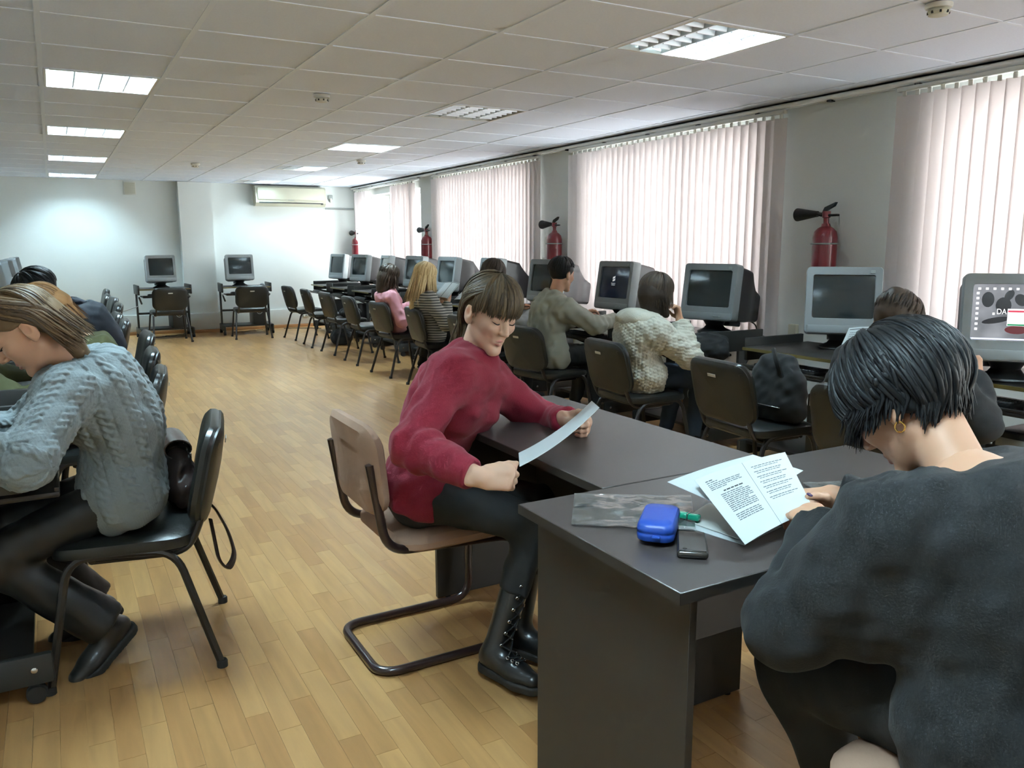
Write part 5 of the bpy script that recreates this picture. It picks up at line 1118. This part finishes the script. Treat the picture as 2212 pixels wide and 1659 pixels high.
MB().loft([[(x*k, y*k, z) for x, y in o_] for k, z in ((0.985, 0.0195), (1.0, 0.021), (1.0, 0.027), (0.96, 0.034), (0.88, 0.038), (0.5, 0.0395))]).build('upper_shell', 'blue_case', bc)
MB().loft([[(x*0.99, y*0.99, z) for x, y in o_] for z in (0.0172, 0.0198)], caps=False).build('zipper', 'blue_case', bc)
MB().rbox((-0.082, -0.012, 0.012), (-0.073, 0.004, 0.017), 0.002).build('zip_pull', 'blue_case', bc)
ph = thing('mobile_phone', 'dark mobile phone in a glossy case on the near desk', 'phone', (1.066, 1.170, 0.7305), math.radians(50))
MB().rbox((-0.060, -0.030, 0), (0.060, 0.030, 0.015), 0.006, 3).build('body', 'phone', ph); MB().rbox((-0.054, -0.026, 0.0148), (0.054, 0.026, 0.0158), 0.0005, 1).build('glass', 'phone', ph); MB().lathe([(0.004, 0), (0.004, 0.0006)], 12, TR(-0.045, 0.015, 0.0158)).build('camera_lens', 'black_plastic', ph)
gl = thing('lighter', 'glossy turquoise plastic lighter beside the blue case', 'lighter', (1.150, 1.318, 0.7375), math.radians(-62))
MB().rbox((-0.012, -0.010, 0), (0.030, 0.010, 0.014), 0.005, 3).build('body', 'green_plastic', gl); MB().rbox((0.030, -0.0095, 0.0005), (0.056, 0.0095, 0.0135), 0.004, 2).build('cap', 'green_plastic', gl); MB().box((0.0292, -0.0102, 0), (0.0308, 0.0102, 0.0142)).build('joint', 'chrome', gl, False)
# -- sheet held by the woman in red
rp_, rf = paper_thing('folded white sheet in the hands of the woman in red', [(1.030, 1.800, 0.752), (1.327, 1.860, 0.871), (1.427, 2.040, 0.850), (1.130, 1.980, 0.735)], -0.014, (-0.3, 0.0, 0.95), th=0.0016, nu=16)
# -- papers of the blonde woman
bp, bf = paper_thing('open booklet with dark page borders held by the blonde woman', [(3.19, 6.98, 0.985), (3.22, 6.72, 0.985), (3.07, 6.66, 0.855), (3.04, 6.93, 0.855)], 0.015, (0.5, 0, 0.5))
text_lines(bp, bf, [(0.1+0.055*k, 0.08, 0.44, 0.02) for k in range(13)]+[(0.1+0.055*k, 0.56, 0.92, 0.02) for k in range(13)], off=-0.0008)
b = MB()
for u0, u1, v0, v1 in ((0.03, 0.97, 0.02, 0.045), (0.47, 0.50, 0.02, 0.98), (0.03, 0.05, 0.02, 0.98), (0.95, 0.97, 0.02, 0.98)):
    for off in (0.0008, -0.0008): b.sheet(lambda a, c: bf(u0+(u1-u0)*a, v0+(v1-v0)*c, off), 8, 4, 0.0002)
b.build('page_border', 'ink_dark', bp, False)
paper_thing('second booklet lying open by the hand of the blonde woman', [(3.27, 6.70, 0.94), (3.30, 6.50, 0.93), (3.17, 6.48, 0.84), (3.14, 6.68, 0.84)], 0.01)
# -- papers of the reader in black
qp, qf = paper_thing('rolled-over printed page with dark frame held by the reader in black', [(3.19, 2.50, 0.945), (3.16, 2.22, 0.975), (3.05, 2.20, 0.85), (3.07, 2.46, 0.835)], 0.015, (-0.6, 0, 0.3))
b = MB()
for u0, u1, v0, v1 in ((0.04, 0.96, 0.06, 0.085), (0.48, 0.50, 0.06, 0.95), (0.52, 0.54, 0.06, 0.95)):
    for off in (0.0008, -0.0008): b.sheet(lambda a, c: qf(u0+(u1-u0)*a, v0+(v1-v0)*c, off), 8, 4, 0.0002)
b.build('page_border', 'ink_dark', qp, False); text_lines(qp, qf, [(0.2+0.07*k, 0.08, 0.42, 0.018) for k in range(9)], off=0.0008); text_lines(qp, qf, [(0.2+0.07*k, 0.08, 0.42, 0.018) for k in range(9)], off=-0.0008, name='printed_back')
# -- papers on the window-row carts
for lab, c in (('white page on the desk in front of the woman in white', [(3.43, 4.52, 0.7275), (3.74, 4.56, 0.7275), (3.75, 4.34, 0.7275), (3.44, 4.30, 0.7275)]), ('white page by the silver mouse', [(3.45, 4.29, 0.7265), (3.74, 4.33, 0.7265), (3.76, 4.12, 0.7265), (3.46, 4.06, 0.7265)]),
    ('white page on the desk beside the hand of the man', [(3.62, 5.30, 0.7265), (3.86, 5.34, 0.7265), (3.88, 5.05, 0.7265), (3.63, 5.02, 0.7265)]), ('open copybook fanned on the desk of the woman in white', [(3.80, 5.02, 0.757), (4.02, 4.98, 0.7275), (4.00, 4.74, 0.7275), (3.76, 4.82, 0.757)])):
    o, f2 = paper_thing(lab, c, 0.004 if 'fanned' in lab else 0.0, group='papers on the window row desks')
mouse('silver mouse at the edge of the desk right of the woman in white', 3.585, 3.99, 0.725, -60)
# -- handbag behind the woman in grey
hb = thing('handbag', 'dark brown leather handbag between the grey sweater and its chair back', 'bag', (0.325, 2.985, 0.45))
def fbag(X):
    d = rc(X, (0, -0.10, 0.05), (0, 0.07, 0.05), 0.062, 0.062, (1, 0, 0), 0.85); d = smin(d, rc(X, (-0.005, -0.09, 0.10), (-0.005, 0.06, 0.12), 0.052, 0.05, (1, 0, 0), 0.8), 0.06); d = smin(d, rc(X, (-0.01, -0.08, 0.16), (-0.01, 0.06, 0.17), 0.042, 0.042, (1, 0, 0), 0.8), 0.05)
    d = smax(d, -(X[:, 2]-0.0), 0.01); return d-wob(X, 34, 21)*0.009
sdf_obj('body', fbag, (-0.12, -0.2, -0.01), (0.12, 0.18, 0.26), 0.006, 'brown_leather', hb, (0, 0, 0))
MB().loft([[(-0.012+rr*math.cos(a), y, 0.205+rr*0.75*math.sin(a)) for a in np.linspace(-0.5, 4.2, 15)]+[(-0.012+(rr-0.005)*math.cos(a), y, 0.205+(rr-0.005)*0.75*math.sin(a)) for a in np.linspace(4.2, -0.5, 15)] for y, rr in ((-0.125, 0.045), (-0.02, 0.048), (0.09, 0.045))]).build('flap', 'brown_leather', hb)
MB().tube([(0.03, -0.06, 0.19), (0.02, -0.085, 0.12), (0.035, -0.10, 0.02)], 0.010, 6, flat=((1, 0, 0), 0.3)).build('side_strap', 'brown_leather', hb); MB().rbox((0.028, -0.075, 0.155), (0.036, -0.06, 0.175), 0.002).build('buckle', 'chrome', hb)
MB().tube(bend([(0.06, -0.13, 0.02), (0.085, -0.17, 0.0), (0.115, -0.235, -0.07), (0.128, -0.26, -0.15), (0.10, -0.265, -0.195), (0.075, -0.25, -0.16), (0.065, -0.20, -0.03)], 0.05, 5), 0.012, 8, flat=((0.8, 0.4, 0.45), 0.22)).build('shoulder_strap', 'brown_leather', hb)
# -- bags and coats on the window row
def blob(name, label, cat, loc, fn, lo, hi, h, m, part='body'):
    t = thing(name, label, cat, loc); sdf_obj(part, fn, lo, hi, h, m, t, (0, 0, 0)); return t
def fpack(X):
    d = rc(X, (0.0, -0.09, 0.07), (0.0, 0.09, 0.07), 0.10, 0.10, (1, 0, 0), 0.85); d = smin(d, rc(X, (0.02, -0.07, 0.18), (0.02, 0.07, 0.2), 0.095, 0.09, (1, 0, 0), 0.8), 0.06); d = smin(d, rc(X, (0.03, -0.04, 0.27), (0.03, 0.04, 0.27), 0.06, 0.06), 0.05)
    return smax(d, -X[:, 2], 0.02)-wob(X, 24, 31)*0.010
bk = blob('backpack', 'black backpack slumped on the empty chair beside the woman in white', 'backpack', (3.16, 2.90, 0.447), fpack, (-0.2, -0.28, -0.01), (0.22, 0.28, 0.42), 0.009, 'black_cloth')
MB().tube(bend([(-0.03, -0.10, 0.16), (-0.06, -0.05, 0.33), (0.0, 0.02, 0.36), (0.05, 0.05, 0.3)], 0.06, 5), 0.016, 6, flat=((1, 0, 0), 0.35)).build('strap', 'black_cloth', bk); MB().rbox((-0.09, -0.12, 0.08), (-0.082, 0.12, 0.084), 0.001, 1).build('zipper', 'chrome', bk)
blob('scarf', 'dark red scarf hanging beside the backpack', 'scarf', (3.27, 2.66, 0.43), lambda X: rc(X, (0, 0, 0.0), (0.01, -0.02, 0.16), 0.045, 0.03, (1, 0, 0), 0.5)-wob(X, 40, 8)*0.008, (-0.1, -0.12, -0.08), (0.1, 0.1, 0.24), 0.008, 'maroon_cloth', 'cloth')
blob('jacket', 'black jacket bundled on the keyboard tray right of the woman in white', 'jacket', (3.53, 3.86, 0.625), lambda X: smin(smin(rc(X, (0.02, -0.14, 0.05), (0, 0.12, 0.06), 0.062, 0.06), ell(X, (0.05, -0.02, 0.10), (0.10, 0.15, 0.055)), 0.05), rc(X, (-0.05, -0.06, 0.03), (-0.07, -0.02, -0.10), 0.05, 0.04), 0.05)-wob(X, 24, 17)*0.012, (-0.2, -0.3, -0.2), (0.25, 0.3, 0.22), 0.009, 'black_cloth', 'cloth')
blob('shoulder_bag', 'dark bag lying on the third empty chair from the back wall', 'bag', (3.20, 9.86, 0.447), lambda X: smax(ell(X, (0, 0, 0.05), (0.13, 0.19, 0.075))-wob(X, 26, 5)*0.01, -X[:, 2], 0.01), (-0.2, -0.26, -0.01), (0.2, 0.26, 0.16), 0.011, 'black_cloth')
blob('floor_bag', 'black bag on the floor under the far empty chairs', 'bag', (3.35, 10.75, 0.0), lambda X: smax(ell(X, (0, 0, 0.09), (0.14, 0.22, 0.12))-wob(X, 22, 6)*0.012, -X[:, 2], 0.01), (-0.22, -0.3, -0.01), (0.22, 0.3, 0.26), 0.012, 'black_cloth')
# -- cables
tag(MB().tube(bend([(1.02, 12.78, 0.48), (0.80, 12.85, 0.40), (0.45, 13.0, 0.34), (-0.1, 13.2, 0.30)], 0.15, 6), 0.006, 6).build('power_cable', 'cable_grey'), 'thin grey cable strung left from the left back-wall cart', 'cable')
def wander(a, b_, z, n, amp, seed):
    r = random.Random(seed); A = Vector(a); Bv = Vector(b_); out = []
    for k in range(n+1):
        t = k/n; p = A.lerp(Bv, t); out.append((p.x+r.uniform(-amp, amp), p.y+r.uniform(-amp, amp), z+r.uniform(0, 0.01)))
    return bend(out, 0.08, 4)
for lab, a, b_, sd in (('black cable trailing on the floor under the left back-wall cart', (1.25, 12.80, 0), (1.70, 13.2, 0), 1), ('reddish cables tangled under the right back-wall cart', (2.30, 12.95, 0), (2.85, 13.15, 0), 2), ('black cable trailing by the far window corner', (3.2, 13.2, 0), (3.7, 12.9, 0), 3)):
    tag(MB().tube(wander(a, b_, 0.008, 8, 0.06, sd), 0.005, 6).build('floor_cable', 'tube_brown' if sd == 2 else 'cable'), lab, 'cable')
for k, y in ((3, 4.22), (2, 3.18), (4, 5.28)):
    tag(MB().tube(bend([(4.26, y-0.02, 0.80), (4.36, y-0.03, 0.76), (4.36, y-0.02, 0.60), (4.22, y+0.02, 0.34)], 0.06, 5), 0.005, 6).build('monitor_cable', 'cable'), {3: 'black cable behind the large blank monitor right of the woman in white', 2: 'black cable behind the blank monitor turned to the camera', 4: 'black cable behind the monitor with the start-up logo'}[k], 'cable')
# -- what the screens show
def spt(x, z, off=0.0022):
    return MT @ Vector((x, -0.1265+0.005*((2*x/SW_)**2+(2*z/SH_)**2)-off, z+SCZ))
def patch(b, x0, z0, x1, z1, off=0.0022, n=6): b.sheet(lambda u, v: spt(x0+(x1-x0)*u, z0+(z1-z0)*v, off), n, n, 0.0003)
def oval(b, cx, cz, rx, rz, rot=0.0, off=0.0020, n=18):
    c, s_ = math.cos(rot), math.sin(rot); ring = [spt(cx+rx*math.cos(a)*c-rz*math.sin(a)*s_, cz+rx*math.cos(a)*s_+rz*math.sin(a)*c, off) for a in np.linspace(0, 2*PI, n+1)[:-1]]; ctr = spt(cx, cz, off); b.add([ctr]+ring, [(0, i+1, (i+1) % n+1) for i in range(n)])
def glow(name, rgb, st): return mat(name, (0, 0, 0), 0.4, emit=rgb, estr=st)
def text_mesh(txt, size):
    cu = bpy.data.curves.new('txt', 'FONT'); cu.body = txt; cu.size = size; cu.align_x = 'LEFT'; ob = bpy.data.objects.new('txt', cu); COL.objects.link(ob); bpy.context.view_layer.update()
    me = bpy.data.meshes.new_from_object(ob.evaluated_get(bpy.context.evaluated_depsgraph_get())); bpy.data.objects.remove(ob); return me
def put_text(name, txt, size, x, z, m, parent, off=0.0024, sx=1.0):
    me = text_mesh(txt, size)
    for v in me.vertices: v.co = spt(x+v.co.x*sx, z+v.co.y, off)
    me.materials.clear(); me.materials.append(m); return link(name, me, parent)
scr = MON[1][1]
def _wall(nt, out):
    N = nt.nodes; L = nt.links; tc = N.new('ShaderNodeTexCoord'); nz = N.new('ShaderNodeTexNoise'); nz.inputs['Scale'].default_value = 9; L.new(tc.outputs['Object'], nz.inputs['Vector'])
    rp = N.new('ShaderNodeValToRGB'); rp.color_ramp.elements[0].color = (0.05, 0.055, 0.06, 1); rp.color_ramp.elements[1].color = (0.20, 0.21, 0.23, 1); rp.color_ramp.elements[0].position = 0.3; rp.color_ramp.elements[1].position = 0.75
    L.new(nz.outputs['Fac'], rp.inputs['Fac']); p = N.new('ShaderNodeBsdfPrincipled'); p.inputs['Base Color'].default_value = (0.01, 0.01, 0.012, 1); p.inputs['Roughness'].default_value = 0.15; L.new(rp.outputs[0], p.inputs['Emission Color']); p.inputs['Emission Strength'].default_value = 0.75; L.new(p.outputs[0], out.inputs['Surface'])
mix_shader('screen_picture', _wall); scr.data = scr.data.copy(); scr.data.materials[0] = MATS['screen_picture']
dk = glow('screen_dark', (36, 37, 40), 0.6); wh = glow('screen_white', (240, 242, 244), 0.62); rd = glow('screen_red', (196, 60, 84), 0.55); gn = glow('screen_green', (40, 140, 92), 0.5); bl = glow('screen_blue_bar', (200, 206, 236), 0.6); mr = glow('screen_maroon', (110, 50, 56), 0.35)
b = MB(); oval(b, -0.105, 0.055, 0.024, 0.034); oval(b, -0.045, 0.03, 0.030, 0.036); oval(b, -0.025, 0.075, 0.016, 0.026, -0.5); oval(b, 0.02, 0.055, 0.022, 0.028, 0.6); oval(b, 0.075, 0.045, 0.045, 0.028); oval(b, -0.07, -0.035, 0.055, 0.013, 0.2); oval(b, 0.10, -0.01, 0.05, 0.04); b.build('picture_shapes', dk, scr, False)
b = MB(); oval(b, 0.01, -0.075, 0.045, 0.018); b.build('picture_stain', mr, scr, False)
b = MB()
for k in range(10): x = -0.145+0.029*k; patch(b, x, 0.098, x+0.011, 0.108, n=2)
for k in range(8): z = 0.078-0.0225*k; patch(b, -0.150, z, -0.139, z+0.010, n=2)
patch(b, -0.085, -0.012, -0.076, -0.002, n=2); b.build('desktop_icons', wh, scr, False)
put_text('picture_title', 'DA', 0.034, -0.070, -0.008, wh, scr, sx=0.8)
b = MB(); patch(b, -0.028, -0.058, 0.115, 0.016, 0.0028); b.build('popup_window', wh, scr, False); b = MB(); patch(b, -0.026, 0.001, 0.112, 0.009, 0.0033); b.build('popup_header', rd, scr, False); b = MB(); patch(b, -0.026, -0.057, 0.113, -0.050, 0.0033); b.build('popup_footer', gn, scr, False)
b = MB(); patch(b, -0.162, -0.120, 0.162, -0.113); b.build('task_bar', bl, scr, False)
s4 = MON[4][1]; lg = glow('logo_white', (180, 186, 190), 0.5)
b = MB()
for i, (x, z) in enumerate(((-0.020, 0.008), (-0.006, 0.012), (-0.022, 0.028), (-0.008, 0.032))): b.add([spt(x, z), spt(x+0.011, z+0.002), spt(x+0.013, z+0.018), spt(x+0.002, z+0.016)], [(0, 1, 2, 3)])
b.build('start_logo', lg, s4, False); put_text('start_text', 'Windows', 0.013, -0.036, -0.012, lg, s4); b = MB(); patch(b, -0.03, -0.022, 0.012, -0.019, n=3); b.build('start_line', lg, s4, False)
# -- laces and eyelets on the near boot, rivet on the trousers
for A_, K_, td, bo in ((red['AR'], red['KR'], nrm(V3(0.28, -0.96, 0)), [c for c in red['T'].children if c.name.startswith('boot')][1]),):
    kd = nrm(K_-A_); ld = np.cross(V3(0, 0, 1), td); pts = {1: [], -1: []}; bs = np.array(red['base'])
    for k in range(9):
        t = k/8
        if t > 0.35: c0 = A_+kd*(0.02+(t-0.35)*0.30); outw = nrm(td-kd*(td@kd)); r = 0.0465
        else: c0 = A_+td*(0.095-t*0.16)-V3(0, 0, 0.035); outw = nrm(V3(0, 0, 1)*0.75+td*0.5); r = 0.032+t*0.03
        for g in (1, -1):
            p = c0+outw*r*0.86+ld*g*0.021 if False else c0+nrm(outw+ld*g*0.55)*(r+0.001); pts[g].append(p)
            n_ = Vector(nrm(outw+ld*g*0.55)); q_ = Vector(p-bs); a1 = n_.orthogonal().normalized(); a2 = n_.cross(a1)
            MB().tube([tuple(q_+a1*0.0042*math.cos(a)+a2*0.0042*math.sin(a)) for a in np.linspace(0, 2*PI, 11)[:-1]], 0.0016, 5, closed=True).build('eyelet', 'chrome', bo)
    for k in range(8):
        for g in (1, -1): MB().tube([tuple(Vector(pts[g][k]-bs)), tuple(Vector((pts[g][k]+pts[-g][k+1])/2-bs+td*0.006)), tuple(Vector(pts[-g][k+1]-bs))], 0.0022, 5).build('lace', 'black_cloth', bo)
